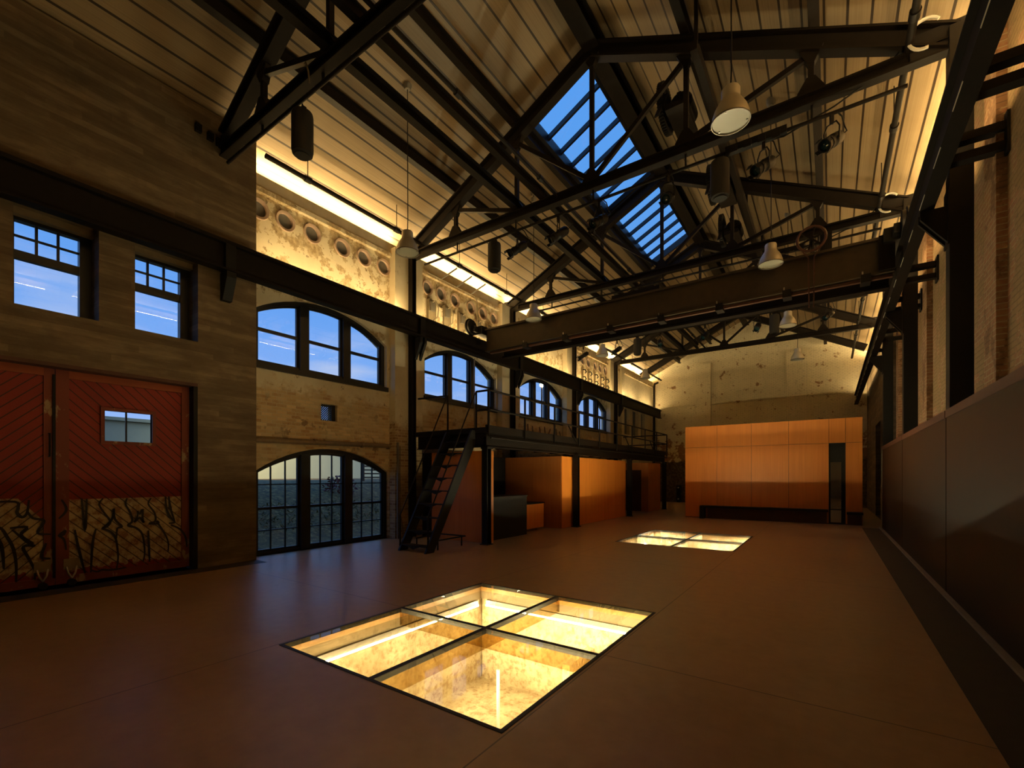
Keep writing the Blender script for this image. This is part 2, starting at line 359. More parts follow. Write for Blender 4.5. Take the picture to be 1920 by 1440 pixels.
# right wall: brick with pilasters, concrete return at the far end
RX = 1.78
wr = MB(); wr.plate([(-3, -.1), (19.6, -.1), (19.6, 8.0), (-3, 8.0)], [], yz(RX, 1), 0, .5)
tag(wr.build('wall_right', M['rightbrick']), kind='structure')
qm = MB()
for T in TR[:4]: qm.box(RX - .10, RX + .02, T - .95, T - .42, 0, 7.9)
tag(qm.build('wall_right_2', M['quoin']), kind='structure')
qm = MB(); qm.plate([(19.6, -.1), (EY, -.1), (EY, 8.0), (19.6, 8.0)], [[(23.0, 0), (25.4, 0), (25.4, 3.9), (23.0, 3.9)]], yz(1.62, 1), 0, .6)
tag(qm.build('wall_right_3', M['conc']), kind='structure')
dr = thing('door_4', None, None, (1.75, 24.2, 0), kind='structure')
MB().box(1.80, 1.86, 23.0, 25.4, 0, 3.9).build('door_panel', M['blk'], dr)
MB().box(1.72, 1.80, 24.17, 24.23, 0, 3.9).build('door_stile', M['steel_b'], dr)

# end wall with gable, pilasters and string course
we = MB(); we.plate([(-10.35, -.1), (2.3, -.1), (2.3, 8.2), (CX, 11.45), (-10.35, 8.3)], [], lambda a, b, d: (a, EY + d, b), 0, .4)
for a, b in ((-7.12, -6.2), (-2.1, -1.08)): we.box(a, b, EY - .14, EY + .05, 0, 8.9)
for a, b in ((-9.95, -7.12), (-6.2, -2.1), (-1.08, 1.6)): we.box(a, b, EY - .07, EY + .05, 6.27, 6.36)
tag(we.build('wall_end', M['endbrick']), kind='structure')
tag(MB().box(-10.4, 2.4, -3.2, -3, -.1, 11.4).build('wall_back', M['backwall']), kind='structure')

# ------------------------------------------------------------------ windows
def arched_window(n, y0, y1, z0, zs, za, lower):
    w = thing('window_%d' % n, None, None, (BX - .2, (y0 + y1) / 2, z0), kind='structure')
    X0, X1 = BX - .10, BX - .26
    full = arc_window(y0, y1, z0, zs, za)[0]; fw = .10
    inner, R, zc = arc_window(y0 + fw, y1 - fw, z0 + (fw if not lower else .06), zs - .0, za - fw)
    MB().plate(full, [inner[::-1]], lambda a, b, d: (X0 - d, a, b), 0, .16).build('frame', M['frame'], w)
    yc = (y0 + y1) / 2; top = lambda y: zc + math.sqrt(max(R * R - (y - yc) ** 2, 0)) + .005
    L = y1 - y0; mull = [(y0 + L * .303, y0 + L * .365), (y0 + L * .628, y0 + L * .69)]
    for a, b in mull:
        MB().prof((X0 + .03, 0, 0), (X1 - .02, 0, 0), [(a, z0), (b, z0), (b, top(b)), (a, top(a))]).build('mullion', M['frame'], w)
    lights = [(y0 + fw, mull[0][0]), (mull[0][1], mull[1][0]), (mull[1][1], y1 - fw)]
    for a, b in lights:
        sash = MB(); s = .05
        pts = [(a, z0 + .06), (b, z0 + .06)] + [(b + (a - b) * i / 6, top(b + (a - b) * i / 6)) for i in range(7)]
        ins = [(a + s, z0 + .06 + s), (b - s, z0 + .06 + s)] + [(b - s + (a - b + 2 * s) * i / 6, top(b - s + (a - b + 2 * s) * i / 6) - s) for i in range(7)]
        sash.plate(pts, [ins[::-1]], lambda p, q, d: (X0 - .04 - d, p, q), 0, .06)
        sh = sash.build('sash', M['frame'], w)
        zm = z0 + (1.0 if lower else .78)
        MB().box(X0 - .11, X0 - .03, a, b, zm - .03, zm + .03).build('meeting_rail', M['frame'], w)
        if lower:
            g = MB()
            for k in (1, 2):
                y = a + (b - a) * k / 3; g.box(X0 - .085, X0 - .05, y - .012, y + .012, z0 + .08, top(y) - .02)
            for z in (z0 + .52, z0 + 1.52): g.box(X0 - .086, X0 - .051, a + .02, b - .02, z - .012, z + .012)
            g.build('muntin_grid', M['frame'], w)
        MB().plate(pts, [], lambda p, q, d: (X0 - .065 - d, p, q), 0, .006).build('pane', M['pane'], w)
    if not lower:
        MB().box(X0 - .02, BX + .05, y0 - .03, y1 + .03, z0 - .10, z0 + .015).build('sill', M['frame'], w)
    return w
for i, w in enumerate(WIN): arched_window(i + 3, *w, False)
arched_window(7, *ARCH, True)
for i, (a, b, c, d) in enumerate(CW):
    w = thing('window_%d' % (i + 1), None, None, (-10, (a + b) / 2, c), kind='structure')
    X0 = -9.93; f = MB(); f.plate([(a, c), (b, c), (b, d), (a, d)], [[(a + .06, c + .08), (a + .06, d - .14), (b - .15, d - .14), (b - .15, c + .08)]], lambda p, q, e: (X0 - e, p, q), 0, .12); f.build('frame', M['frame'], w)
    zt = c + .78; MB().box(X0 - .10, X0 - .02, a + .06, b - .15, zt, zt + .13).build('transom', M['frame'], w)
    g = MB(); A, Bq = a + .06, b - .15
    for k in (1, 2): y = A + (Bq - A) * k / 3; g.box(X0 - .08, X0 - .04, y - .016, y + .016, zt + .12, d - .14)
    zz = (zt + .13 + d - .14) / 2; g.box(X0 - .081, X0 - .041, A, Bq, zz - .014, zz + .014); g.build('muntin_grid', M['frame'], w)
    MB().box(X0 - .066, X0 - .06, A, Bq, c + .08, d - .14).build('pane', M['pane'], w)
    MB().box(X0 + .02, X0 + .14, a, b, d - .10, d).build('blind_box', M['pipe'], w)
# small latticed vent opening in the brick
w = thing('window_8', None, None, (BX - .2, 6.55, 3.2), kind='structure')
g = MB()
for k in range(-7, 8):
    for sg in (1, -1):
        y = GR[0] + k * .055; p, q = [], []
        y0, z0, y1, z1 = (y, GR[2], y + .40, GR[3]) if sg > 0 else (y + .40, GR[2], y, GR[3])
        def cl(yv): return min(max(yv, GR[0]), GR[0] + .34)
        ya, yb = cl(y0), cl(y1)
        if abs(ya - yb) < .02: continue
        za = z0 + (ya - y0) / (y1 - y0) * (z1 - z0); zb = z0 + (yb - y0) / (y1 - y0) * (z1 - z0)
        g.bar((BX - .12, ya, za), (BX - .12, yb, zb), .016, .02, (1, 0, 0))
g.build('lattice', M['frame'], w); MB().box(BX - .15, BX - .09, GR[0] + .34, GR[1], GR[2], GR[3]).build('frame', M['frame'], w)

# skylight
sk = thing('window_9', None, None, (-5.3, 14, 10.6), kind='structure')
f = MB(); f.plate(rect(SX0 - .02, SX1 + .02, SY0 - .02, SY1 + .02), [rect(SX0 + .05, SX1 - .05, SY0 + .05, SY1 - .05)[::-1]], lambda a, b, d: (a, b, deckz(a) - .05 + d), 0, .26); f.build('frame', M['frame'], sk)
nb = 15
for k in range(14):
    y = 9.69 + .65 * k
    MB().bar((SX0 + .03, y, deckz(SX0 + .03) + .12), (SX1 - .03, y, deckz(SX1 - .03) + .12), .06, .12).build('glazing_bar', M['frame'], sk)
MB().plate(rect(SX0, SX1, SY0, SY1), [], lambda a, b, d: (a, b, deckz(a) + .16 + d), 0, .01).build('pane', M['sky_pane'], sk)
b = MB(); b.bar((SX0, 14.5, deckz(SX0) + .08), (SX1, 14.5, deckz(SX1) + .08), .62, .16); b.build('curb', M['steel'], sk)

# ------------------------------------------------------------------ round wall ports
pr0 = thing('wall_port', 'round grey port with pinkish rim half hidden behind the concrete wall edge', 'wall port', (BX, 0, 0), 'round ports in the upper wall')
MB().lathe([(.165, -.16), (.165, .02), (.215, .035), (.225, .0)], (BX, 0, 0), (1, 0, 0), 28).build('rim', M['ring'], pr0, True)
MB().lathe([(0, 0), (.168, 0), (.168, .02), (0, .02)], (BX - .06, 0, 0), (1, 0, 0), 24).build('disc', M['port'], pr0)
first = True
ORD = ['first', 'second', 'third', 'fourth', 'fifth', 'sixth']
WH = ['beside the concrete wall', 'above the pale switch mounts', 'in the far bay by the painted brick']
for bi, row in enumerate(ports):
    for k, (y, z) in enumerate(row):
        if first: pr0.location = (BX, y, z); first = False; continue
        dup(pr0, (BX, y, z), '%s of six round grey wall ports %s' % (ORD[k], WH[bi]))

# ------------------------------------------------------------------ red barn doors
STR = [[(2.05,1.35),(2.09,0.82),(2.11,1.34)],[(1.97,0.86),(2.0,0.65),(2.05,0.37),(2.09,0.16)],[(2.22,0.85),(2.18,0.62),(2.16,0.16)],[(2.31,1.34),(2.26,1.25),(2.32,1.11),(2.4,0.96),(2.36,0.88),(2.3,0.85),(2.39,0.8),(2.46,0.7),(2.49,0.53),(2.5,0.33),(2.48,0.16)],[(2.45,1.17),(2.46,0.99),(2.55,0.86),(2.49,0.83),(2.48,0.67)],[(2.44,1.16),(2.42,0.99),(2.3,0.85)],[(2.62,1.33),(2.6,1.23),(2.66,1.09),(2.69,0.94),(2.63,0.87),(2.74,0.82),(2.83,0.69),(2.86,0.39),(2.84,0.24)],[(2.76,1.11),(2.79,1.05),(2.83,1.13),(2.83,0.96),(2.85,0.9),(2.79,0.99),(2.72,0.92),(2.76,1.02),(2.76,1.11)],[(2.95,1.32),(2.91,1.22),(3.0,1.06),(3.01,0.91),(2.92,0.88),(3.06,0.87),(3.03,0.91),(3.13,0.72),(3.2,0.53),(3.2,0.35)],[(2.91,0.76),(2.93,0.21)],[(3.16,1.34),(3.18,1.11),(3.24,0.96),(3.3,0.87),(3.21,0.86)],[(3.21,1.34),(3.24,1.11),(3.3,0.89)],[(3.24,0.83),(3.39,0.73),(3.47,0.58),(3.49,0.4)],[(2.17,0.19),(2.24,0.16),(2.3,0.18),(2.39,0.16),(2.52,0.16),(2.61,0.17)],[(1.79,1.05),(1.86,1.14),(1.87,1.22),(1.82,1.34)],[(1.79,0.8),(1.86,0.86),(1.84,0.8),(1.79,0.79),(1.85,0.72),(1.87,0.56)]]
STL = [[(1.0,1.33),(1.33,1.33),(1.36,1.24),(1.35,1.17),(1.4,1.1),(1.45,1.16),(1.47,1.35)],[(1.45,1.19),(1.51,1.08),(1.62,1.04),(1.61,0.97),(1.56,0.85),(1.7,0.82)],[(1.28,0.95),(1.45,0.95),(1.39,0.84),(1.52,0.7)],[(1.3,0.93),(1.44,0.74),(1.53,0.66),(1.47,0.68),(1.41,0.65),(1.47,0.48),(1.53,0.3),(1.53,0.16)],[(1.1,1.0),(1.19,0.96),(1.25,0.83),(1.31,0.66),(1.34,0.43),(1.34,0.16)],[(1.15,.86),(1.19,0.74),(1.21,0.59),(1.22,0.37)],[(1.65,0.69),(1.6,0.49),(1.7,0.45)],[(.3,1.3),(.5,.9),(.9,1.2)],[(.4,.3),(.7,.9),(.95,.3)]]
def stroke(m, pts, X, w=.026):
    # smooth then lay a thin ribbon on the boards
    P = []
    for i in range(len(pts) - 1):
        p0 = pts[max(i - 1, 0)]; p1 = pts[i]; p2 = pts[i + 1]; p3 = pts[min(i + 2, len(pts) - 1)]
        for k in range(4):
            u = k / 4; P.append(tuple(.5 * (2 * p1[j] + (p2[j] - p0[j]) * u + (2 * p0[j] - 5 * p1[j] + 4 * p2[j] - p3[j]) * u * u + (3 * p1[j] - p0[j] - 3 * p2[j] + p3[j]) * u ** 3) for j in (0, 1)))
    P.append(pts[-1]); vs = []; n = len(P)
    for i, p in enumerate(P):
        a = P[max(i - 1, 0)]; b = P[min(i + 1, n - 1)]; d = Vector((b[0] - a[0], b[1] - a[1])); d = d.normalized() if d.length > 1e-6 else Vector((0, 1)); ww = w * (.55 + .45 * math.sin(PI * min(1, (i + .7) / n))) / 2 * 1.15
        vs += [(X, p[0] - d.y * ww, p[1] + d.x * ww), (X, p[0] + d.y * ww, p[1] - d.x * ww)]
    m.add(vs, [(2 * i, 2 * i + 1, 2 * i + 3, 2 * i + 2) for i in range(n - 1)])
DX = -9.75
def leaf(n, y0, y1, mat, strokes, win, gw):
    d = thing('door_%d' % n, None, None, (DX, (y0 + y1) / 2, 0), kind='structure')
    holes = [[(win[0], win[2]), (win[0], win[3]), (win[1], win[3]), (win[1], win[2])]]
    MB().plate([(y0, .04), (y1, .04), (y1, 3.34), (y0, 3.34)], holes, yz(DX), 0, .06).build('boards', mat, d)
    for a, b in ((y0, y0 + .15), (y1 - .12, y1)): MB().box(DX, DX + .03, a, b, .04, 3.34).build('stile', M['door_stile'], d)
    MB().box(DX, DX + .032, y0 + .15, y1 - .12, 3.22, 3.34).build('top_rail', M['door_rail'], d)
    MB().box(DX, DX + .032, y0 + .15, y1 - .12, .04, .16).build('bottom_rail', M['door_stile'], d)
    a, b, c, e = win; f = MB(); s = .05
    f.plate([(a - s, c - s), (b + s, c - s), (b + s, e + s), (a - s, e + s)], [holes[0]], yz(DX + .04), 0, .11); fr = f.build('window_trim', M['door_stile'], d)
    MB().box(DX - .03, DX - .01, (a + b) / 2 - .012 - .03, (a + b) / 2 + .012 - .03, c, e).build('muntin', M['frame'], fr)
    MB().box(DX - .035, DX - .03, a, b, c, e).build('pane', M['pane'], fr)
    m = MB()
    for s_ in strokes: stroke(m, s_, DX + .036 if False else DX + .033, gw)
    m.build('graffiti', M['paint'], d)
    # foot caster on its plate
    yc = 1.61 if n == 1 else 1.93
    c = MB().box(DX + .032, DX + .044, yc - .09, yc + .09, .26, .42).build('caster_bracket', M['gauge'], d)
    MB().tube([(DX + .05, yc - .06, .30), (DX + .07, yc - .04, .2), (DX + .07, yc, .12)], .012).build('spring_arm', M['chrome'], c)
    MB().tube([(DX + .05, yc + .06, .30), (DX + .07, yc + .04, .2), (DX + .07, yc, .12)], .012).build('spring_arm', M['chrome'], c)
    MB().cyl((DX + .04, yc, .055), (DX + .10, yc, .055), .052).build('wheel', M['blk'], c, True)
    return d
d1 = leaf(1, -.03, 1.745, M['door_l'], STL, (.45, 1.05, 2.28, 2.78), .034)
d2 = leaf(2, 1.755, 3.53, M['door_r'], STR, (2.33, 2.97, 2.28, 2.78), .030)
hn = MB().tube([(DX + .04, 1.68, 2.0), (DX + .09, 1.68, 2.0), (DX + .09, 1.68, 2.35), (DX + .04, 1.68, 2.35)], .012).build('handle', M['blk'], d1)
MB().box(DX + .03, DX + .06, 1.72, 1.75, .15, 3.25).build('astragal', M['blk'], d1)
tag(MB().box(DX - .1, CFX + .01, 3.535, 3.60, 0, 3.36).build('trim_6', M['blk']), kind='structure')
tag(MB().box(DX - .1, CFX + .012, -.05, 3.60, 3.345, 3.40).build('trim_7', M['cap']), kind='structure')

# ------------------------------------------------------------------ trusses
def rz(x, off=0.): return 10.78 - .495 * abs(x - CX) + off
def truss(T, label, chord=True):
    r = thing('roof_truss', label, 'roof truss', (CX, T, 7.9), 'steel roof trusses')
    for s in (-1, 1):
        xe = CX + s * 5.62
        MB().ib((CX + s * .02, T, rz(CX)), (xe, T, rz(xe)), .21, .32, .03, .035).build('rafter', M['steel'], r)
    if not chord: return r
    MB().ib((CX - 5.55, T, 7.90), (CX + 5.6, T, 7.90), .17, .20, .03, .03).build('bottom_chord', M['steel'], r)
    for k, x in enumerate((-3.87, -1.94, 0, 1.94, 3.92)):
        xx = CX + x; MB().bar((xx, T, 7.96), (xx, T, rz(xx) - .1), .085, .085).build('post', M['steel'], r)
    for a, b in ((-3.87, -1.94), (3.92, 1.94), (-1.94, 0), (1.94, 0)):
        MB().bar((CX + a, T, rz(CX + a) - .2), (CX + b, T, 8.02), .075, .09).build('brace', M['steel'], r)
    for x in (-3.87, -1.94, 0, 1.94, 3.92):
        xx = CX + x
        MB().prof((xx, T - .07, 0), (xx, T + .07, 0), [(-.19, 7.99), (.19, 7.99), (.19, 8.03), (.06, 8.24), (-.06, 8.24), (-.19, 8.03)]).build('gusset', M['steel'], r)
        MB().prof((xx, T - .06, 0), (xx, T + .06, 0), [(-.17, rz(xx) - .12), (.17, rz(xx) - .12), (.05, rz(xx) - .36), (-.05, rz(xx) - .36)]).build('gusset', M['steel'], r)
    for s in (-1, 1):
        xx = CX + s * 5.5
        MB().prof((0, T - .06, 0), (0, T + .06, 0), [(xx - .35, 7.82), (xx + .3, 7.82), (xx + .3, 8.2), (xx - .35, 8.2)]).build('end_plate', M['steel_b'], r)
    return r
TL = ['dark steel roof truss landing on the top of the board-marked concrete wall', 'dark riveted roof truss at the near end of the skylight', 'dark roof truss crossing the middle of the skylight, just behind the crane',
      'dark roof truss with spotlights at the far end of the skylight', 'dark roof truss just in front of the painted brick end wall', 'pair of dark rafters without a bottom chord against the end wall']
for i, T in enumerate(TR): truss(T, TL[i], i < 5)
def longbeam(name, x, z, w, h, y0, y1, label, cat, grp, ib=True):
    o = MB(); (o.ib((x, y0, z), (x, y1, z), w, h, .02, .022) if ib else o.bar((x, y0, z), (x, y1, z), w, h))
    return tag(o.build(name, M['steel']), label, cat, grp, 'thing')
for x, l in ((-8.05, 'dark purlin under the lit roof slope above the arched windows, lowest on that slope'), (-6.16, 'dark purlin along the lower edge of the skylight'), (-2.25, 'dark purlin on the slope opposite the skylight, next to the gear winches'), (-.22, 'dark purlin on the slope opposite the skylight, lower of the two')):
    longbeam('purlin', x, deckz(x) - .185, .15, .28, -2.9, EY - .2, l, 'purlin', 'roof purlins')
longbeam('tie_beam', -6.10, 8.12, .15, .22, -.9, 23.8, 'long dark tie beam lying on the truss chords, farther from the ridge', 'beam', 'beams lying on the truss chords')
longbeam('tie_beam', -5.38, 8.11, .13, .20, -.9, 23.8, 'long dark tie beam lying on the truss chords, closer to the ridge', 'beam', 'beams lying on the truss chords')
longbeam('ridge_beam', CX, 11.02, .34, .40, -2.9, EY - .2, 'thick dark beam running along the ridge beside the skylight', 'ridge beam', None)
# shelf of the skylight on the ridge side
# sprinkler pipes along both eaves
def eave_pipe(x, z, y0, y1, label):
    p = thing('sprinkler_pipe', label, 'pipe', (x, y0, z), 'pipes along the eaves')
    MB().tube([(x, y0, z), (x, y1, z)], .05, 12).build('pipe', M['steel'], p, True)
    y = y0 + .9
    while y < y1:
        MB().tube([(x, y - .07, z), (x, y + .07, z)], .068, 12).build('coupling', M['steel_b'], p, True)
        MB().tube([(x, y, z), (x, y, deckz(x))], .009, 6).build('hanger_rod', M['steel'], p); y += 2.47
eave_pipe(-9.28, 8.12, 4.7, 30.8, 'dark pipe under the eave along the bright cove above the arched windows')
eave_pipe(.95, 8.02, -2.5, 30.4, 'dark pipe under the eave above the steel wainscot side')
p = thing('sprinkler_pipe', 'thin dark pipe with clamps running beside the tie beams below the skylight', 'pipe', (-5.02, 0, 8.0), None)
MB().tube([(-5.02, -1, 7.98), (-5.02, 24, 7.98)], .035, 8).build('pipe', M['steel'], p, True)
for k in range(9): MB().tube([(-5.02, k * 2.6 + .4, 7.98), (-5.02, k * 2.6 + .52, 7.98)], .055, 8).build('coupling', M['steel_b'], p, True)

# ------------------------------------------------------------------ LED coves
def led(x, z, y0, y1, label):
    # slim channel lying on the wall top, its lit face turned up to the roof boards
    t = thing('led_cove_light', label, 'cove light', (x, (y0 + y1) / 2, z), 'warm light strips along the eaves')
    MB().box(x - .05, x + .05, y0, y1, z, z + .03).build('housing', M['galv'], t)
    MB().box(x - .042, x + .042, y0 + .01, y1 - .01, z + .0302, z + .036).build('diffuser', M['led'], t)
segs = [(4.75, 8.75), (9.2, 13.7), (14.15, 18.65), (19.1, 23.6), (24.1, 27.9), (28.4, 30.8)]
SL = ['beside the concrete wall', 'above the pale switch mounts', 'behind the crane', 'above the far row of round ports', 'at the start of the painted brick', 'touching the end wall']
for i, (a, b) in enumerate(segs): led(-10.06, 8.10, a, b, 'warm eave light strip above the windows, %s' % SL[i])
def uplight(y0, y1, label, x=-9.49, d=-1):
    # strip on the back of the crane girder, tilted to the wall
    t = thing('wall_uplight', label, 'wall light', (x, (y0 + y1) / 2, 6.12), 'warm uplights on the crane girders')
    MB().bar((x, y0, 6.13), (x, y1, 6.13), .08, .02, (d * .12, 0, .99)).build('housing', M['galv'], t)
    MB().bar((x + d * .005, y0 + .01, 6.1395), (x + d * .005, y1 - .01, 6.1395), .07, .004, (d * .12, 0, .99)).build('diffuser', M['led_up'], t)
for (a, b), l in zip(segs, SL): uplight(a + .1, b - .1, 'warm uplight strip lying behind the crane girder, %s' % l)
segr = [(-2.5, 3.7)] + segs[:]; segr[1] = (4.3, 8.75)
SR = ['nearest the top corner', 'beside the largest pendant lamp', 'between the second and third pendant lamps', 'above the crane end', 'above the second wall column from the end', 'above the wainscot end', 'by the end wall corner']
for i, (a, b) in enumerate(segr[1:]): uplight(a + .1, b - .1, 'warm uplight strip behind the wainscot side girder, %s' % SR[i + 1], 1.32, 1)
for i, (a, b) in enumerate(segr): led(1.90, 8.0, a, b, 'warm eave light strip on the wainscot side, %s' % SR[i])

# ------------------------------------------------------------------ pendants
def pendant():
    p = thing('pendant_lamp', '', 'pendant lamp', (0, 0, 0), 'bell pendant lamps')
    MB().lathe([(.0, .44), (.105, .44), (.115, .42), (.115, .32), (.122, .29), (.155, .24), (.195, .17), (.222, .09), (.235, .0), (.228, .0), (.21, .09), (.15, .22), (.10, .3)], n=32).build('shade', M['alu'], p, True, True)
    MB().lathe([(0, .018), (.222, .018), (.222, .026), (0, .026)], n=32).build('diffuser', M['diff'], p, True, True)
    MB().lathe([(.222, .012), (.24, .006), (.24, .018), (.222, .022)], n=32).build('rim', M['galv'], p, True, True)
    for k in range(3):
        a = k * 2.1 + .4; MB().box(.2 * math.cos(a) - .01, .2 * math.cos(a) + .01, .2 * math.sin(a) - .01, .2 * math.sin(a) + .01, .004, .018).build('clip', M['chrome'], p, False, True)
    return p
PY = [6.55, 11.47, 16.42, 21.4]; PZ = 6.33
PL = [['silver bell pendant lamp hanging before the round ports beside the concrete wall', 'silver bell pendant lamp just above the crane girder on the arched window side', 'pale bell pendant lamp hanging below the crane before the far round ports', 'smallest pale bell pendant lamp near the corner of the end wall'],
      ['largest silver bell pendant lamp with its frosted underside showing', 'silver bell pendant lamp in front of the crane girder beside the hand wheel', 'pale bell pendant lamp seen below the crane next to a cylinder speaker', 'pale bell pendant lamp hanging lowest in front of the end wall']]
p0 = pendant(); k = 0
for side, x in enumerate((-7.2, -1.07)):
    for i, y in enumerate(PY):
        x_, y_, z_ = (x, y, PZ) if i != 1 else (x * .976, 11.19, 6.22)
        q = p0 if k == 0 else dup(p0, (0, 0, 0), PL[side][i])
        q.location = (x_, y_, z_); q['label'] = PL[side][i]; k += 1
        top = deckz(x_) - z_ + PZ
        MB().tube([(0, 0, .44), (.01, .0, .7), (0, 0, top - PZ - .02)], .009, 6).build('cable', M['steel_b'], q, False, True)
        MB().lathe([(.0, 0), (.055, .0), (.085, .06), (.09, .1)], (0, 0, top - PZ - .1), n=16).build('canopy', M['galv'], q, True, True)
# ------------------------------------------------------------------ lighting pipes, speakers, spotlights
def rig(T, z, x0, x1, label):
    p = thing('lighting_pipe', label, 'lighting pipe', (0, T, z), 'lighting pipes under the trusses')
    MB().tube([(x0, T, z), (x1, T, z)], .03, 10).build('pipe', M['steel'], p, True)
    for x in (-8.05, -6.2, -4.2, -2.3, -.3): MB().bar((x + .05, T, z), (x + .05, T, 7.82), .03, .03).build('hanger', M['steel_b'], p)
    MB().tube([(x1 - 2.2, T + .03, z + .04), (x1 - 1.6, T + .04, z - .06), (x1 - .9, T + .03, z + .12), (x1 - .3, T, 7.9), (x1 - .1, T, 8.1)], .014, 6).build('cable', M['blk'], p, True)
    b = MB().box(x1 - 2.5, x1 - 1.55, T - .06, T + .06, z - .05, z + .07).build('socket_box', M['blk'], p)
    for k in range(4): MB().box(x1 - 2.42 + k * .22, x1 - 2.30 + k * .22, T - .10, T - .06, z - .09, z + .02).build('socket', M['steel_b'], b)
    return p
RG = [(TR[1], 7.55, -9.2, .95, 'long dark lighting pipe under the near truss of the skylight'), (TR[2], 7.60, -9.0, 1.0, 'dark lighting pipe just above the crane girder'), (TR[3], 7.62, -9.4, 1.0, 'dark lighting pipe full of spotlights seen below the crane'), (TR[4], 7.6, -9.4, .8, 'thin dark lighting pipe under the truss before the end wall')]
for r in RG[:3]: rig(*r)
x = TR[0]; p = thing('lighting_pipe', 'lighting pipe with painted-on white highlights under the closest truss', 'lighting pipe', (0, x, 7.6), 'lighting pipes under the trusses')
MB().tube([(-9.4, x, 7.66), (.9, x, 7.66)], .032, 10).build('pipe', M['steel'], p, True)
for k in range(9): MB().tube([(-8.9 + k * .55, x - .001, 7.70), (-8.72 + k * .55, x - .001, 7.70)], .012, 6).build('highlight_mark', M['white'], p)  # white bars laid on the pipe as painted highlights
for xx in (-8.1, -6.3, -4.2): MB().bar((xx, x, 7.66), (xx, x, 7.82), .03, .03).build('hanger', M['steel_b'], p)
MB().tube([(-6.6, x - .12, 8.0), (-6.5, x - .16, 7.95), (-6.45, x - .15, 7.8), (-6.5, x - .1, 7.68)], .013, 6).build('cable', M['pipe'], p, True)

sp = thing('hanging_speaker', '', 'speaker', (0, 0, 0), 'hanging cylinder speakers')
MB().lathe([(0, .30), (.10, .30), (.145, .28), (.155, .24), (.155, -.24), (.145, -.28), (.10, -.30), (0, -.30)], n=24).build('body', M['speaker'], sp, True, True)
MB().lathe([(0, -.301), (.11, -.301), (.11, -.308), (0, -.308)], n=20).build('grille', M['blk'], sp, True, True)
MB().box(-.06, .06, -.03, .03, .29, .36).build('bracket', M['steel_b'], sp, False, True)
MB().tube([(0, 0, .34), (0, 0, .415)], .012, 6).build('rod', M['steel_b'], sp, False, True)
SPK = [((-6.86, TR[0], 7.12), 'largest black cylinder speaker hanging from the closest truss'), ((-6.79, TR[1], 7.10), 'black cylinder speaker beside the first spotlight below the skylight truss'), ((-1.65, TR[1], 7.10), 'black cylinder speaker directly below the largest pendant lamp'),
       ((-6.69, TR[3], 7.17), 'small black cylinder speaker seen below the crane on the arched window side'), ((-1.65, TR[3], 7.17), 'small black cylinder speaker touching a pale pendant in front of the end wall')]
for i, (l, t) in enumerate(SPK):
    q = sp if i == 0 else dup(sp, l, t)
    q.location = l; q['label'] = t
    if i == 0: q.scale = (1.05, 1.05, 1.15)

def spotlight():
    s = thing('stage_spotlight', '', 'spotlight', (0, 0, 0), 'stage spotlights on the pipes')
    ax = Vector((-.62, -.55, -.56)).normalized()
    b = MB(); b.lathe([(0, .22), (.06, .22), (.085, .18), (.09, .02), (.075, .0), (.075, -.14), (.088, -.15), (.088, -.2), (.07, -.2)], (0, 0, 0), -ax, 18); b.build('barrel', M['blk'], s, True, True)
    MB().lathe([(0, 0), (.072, 0), (.06, .012), (0, .02)], tuple(ax * .155), ax, 18).build('lens', M['lens'], s, True, True)
    MB().lathe([(.076, 0), (.084, 0), (.084, .05), (.076, .05)], tuple(ax * .05), ax, 18).build('collar', M['steel_b'], s, True, True)
    side = ax.cross(Vector((0, 0, 1))).normalized()
    y = MB(); y.tube([tuple(side * .10), tuple(side * .105 + Vector((0, 0, .16))), tuple(side * .06 + Vector((0, 0, .25))), tuple(-side * .06 + Vector((0, 0, .25))), tuple(-side * .105 + Vector((0, 0, .16))), tuple(-side * .10)], .011, 6); y.build('yoke', M['steel_b'], s, True, True)
    MB().box(-.022, .022, -.022, .022, .25, .365).build('clamp', M['steel'], s, False, True)
    c = -ax; MB().tube([tuple(c * .22), tuple(c * .30 + Vector((.05, 0, .05))), (.19, .1, .24), (.14, .05, .36), (.05, 0, .42)], .010, 6).build('cable', M['blk'], s, True, True)
    for k in range(4):
        q = k * PI / 2 + .4; u = side; w = ax.cross(side)
        e = (u * math.cos(q) + w * math.sin(q)) * .10 + ax * .20
        MB().bar(tuple(e - ax * .03), tuple(e + ax * .06), .06, .008, tuple(u * math.cos(q) + w * math.sin(q))).build('barn_door', M['blk'], s, False, True)
    return s
s0 = spotlight()
A1 = ['first from the arched window side, next to a cylinder speaker', 'second from the arched window side, against the roof boards', 'just below the lower skylight frame', 'against the upper end of the far skylight panes', 'between the largest pendant lamp and the roof boards', 'farthest from the skylight, with its dark lens showing']
A3 = ['at the end near the round ports', 'next to the pale pendant lamp', 'near the first cylinder speaker', 'in the middle of the crowded cluster', 'just left of the small cylinder speaker', 'farthest from the arched windows']
SPT = [(-6.11, TR[1], 7.10, 0, A1[0]), (-5.0, TR[1], 7.10, 0, A1[1]), (-4.02, TR[1], 7.10, .5, A1[2]), (-2.58, TR[1], 7.10, .9, A1[3]), (-.95, TR[1], 7.08, .2, A1[4]), (.02, TR[1], 7.10, .3, A1[5]),
       (-9.2, TR[3], 7.17, 0, A3[0]), (-7.6, TR[3], 7.17, .4, A3[1]), (-5.75, TR[3], 7.17, 1.2, A3[2]), (-4.0, TR[3], 7.17, .6, A3[3]), (-2.19, TR[3], 7.17, .8, A3[4]), (-.05, TR[3], 7.17, .3, A3[5])]
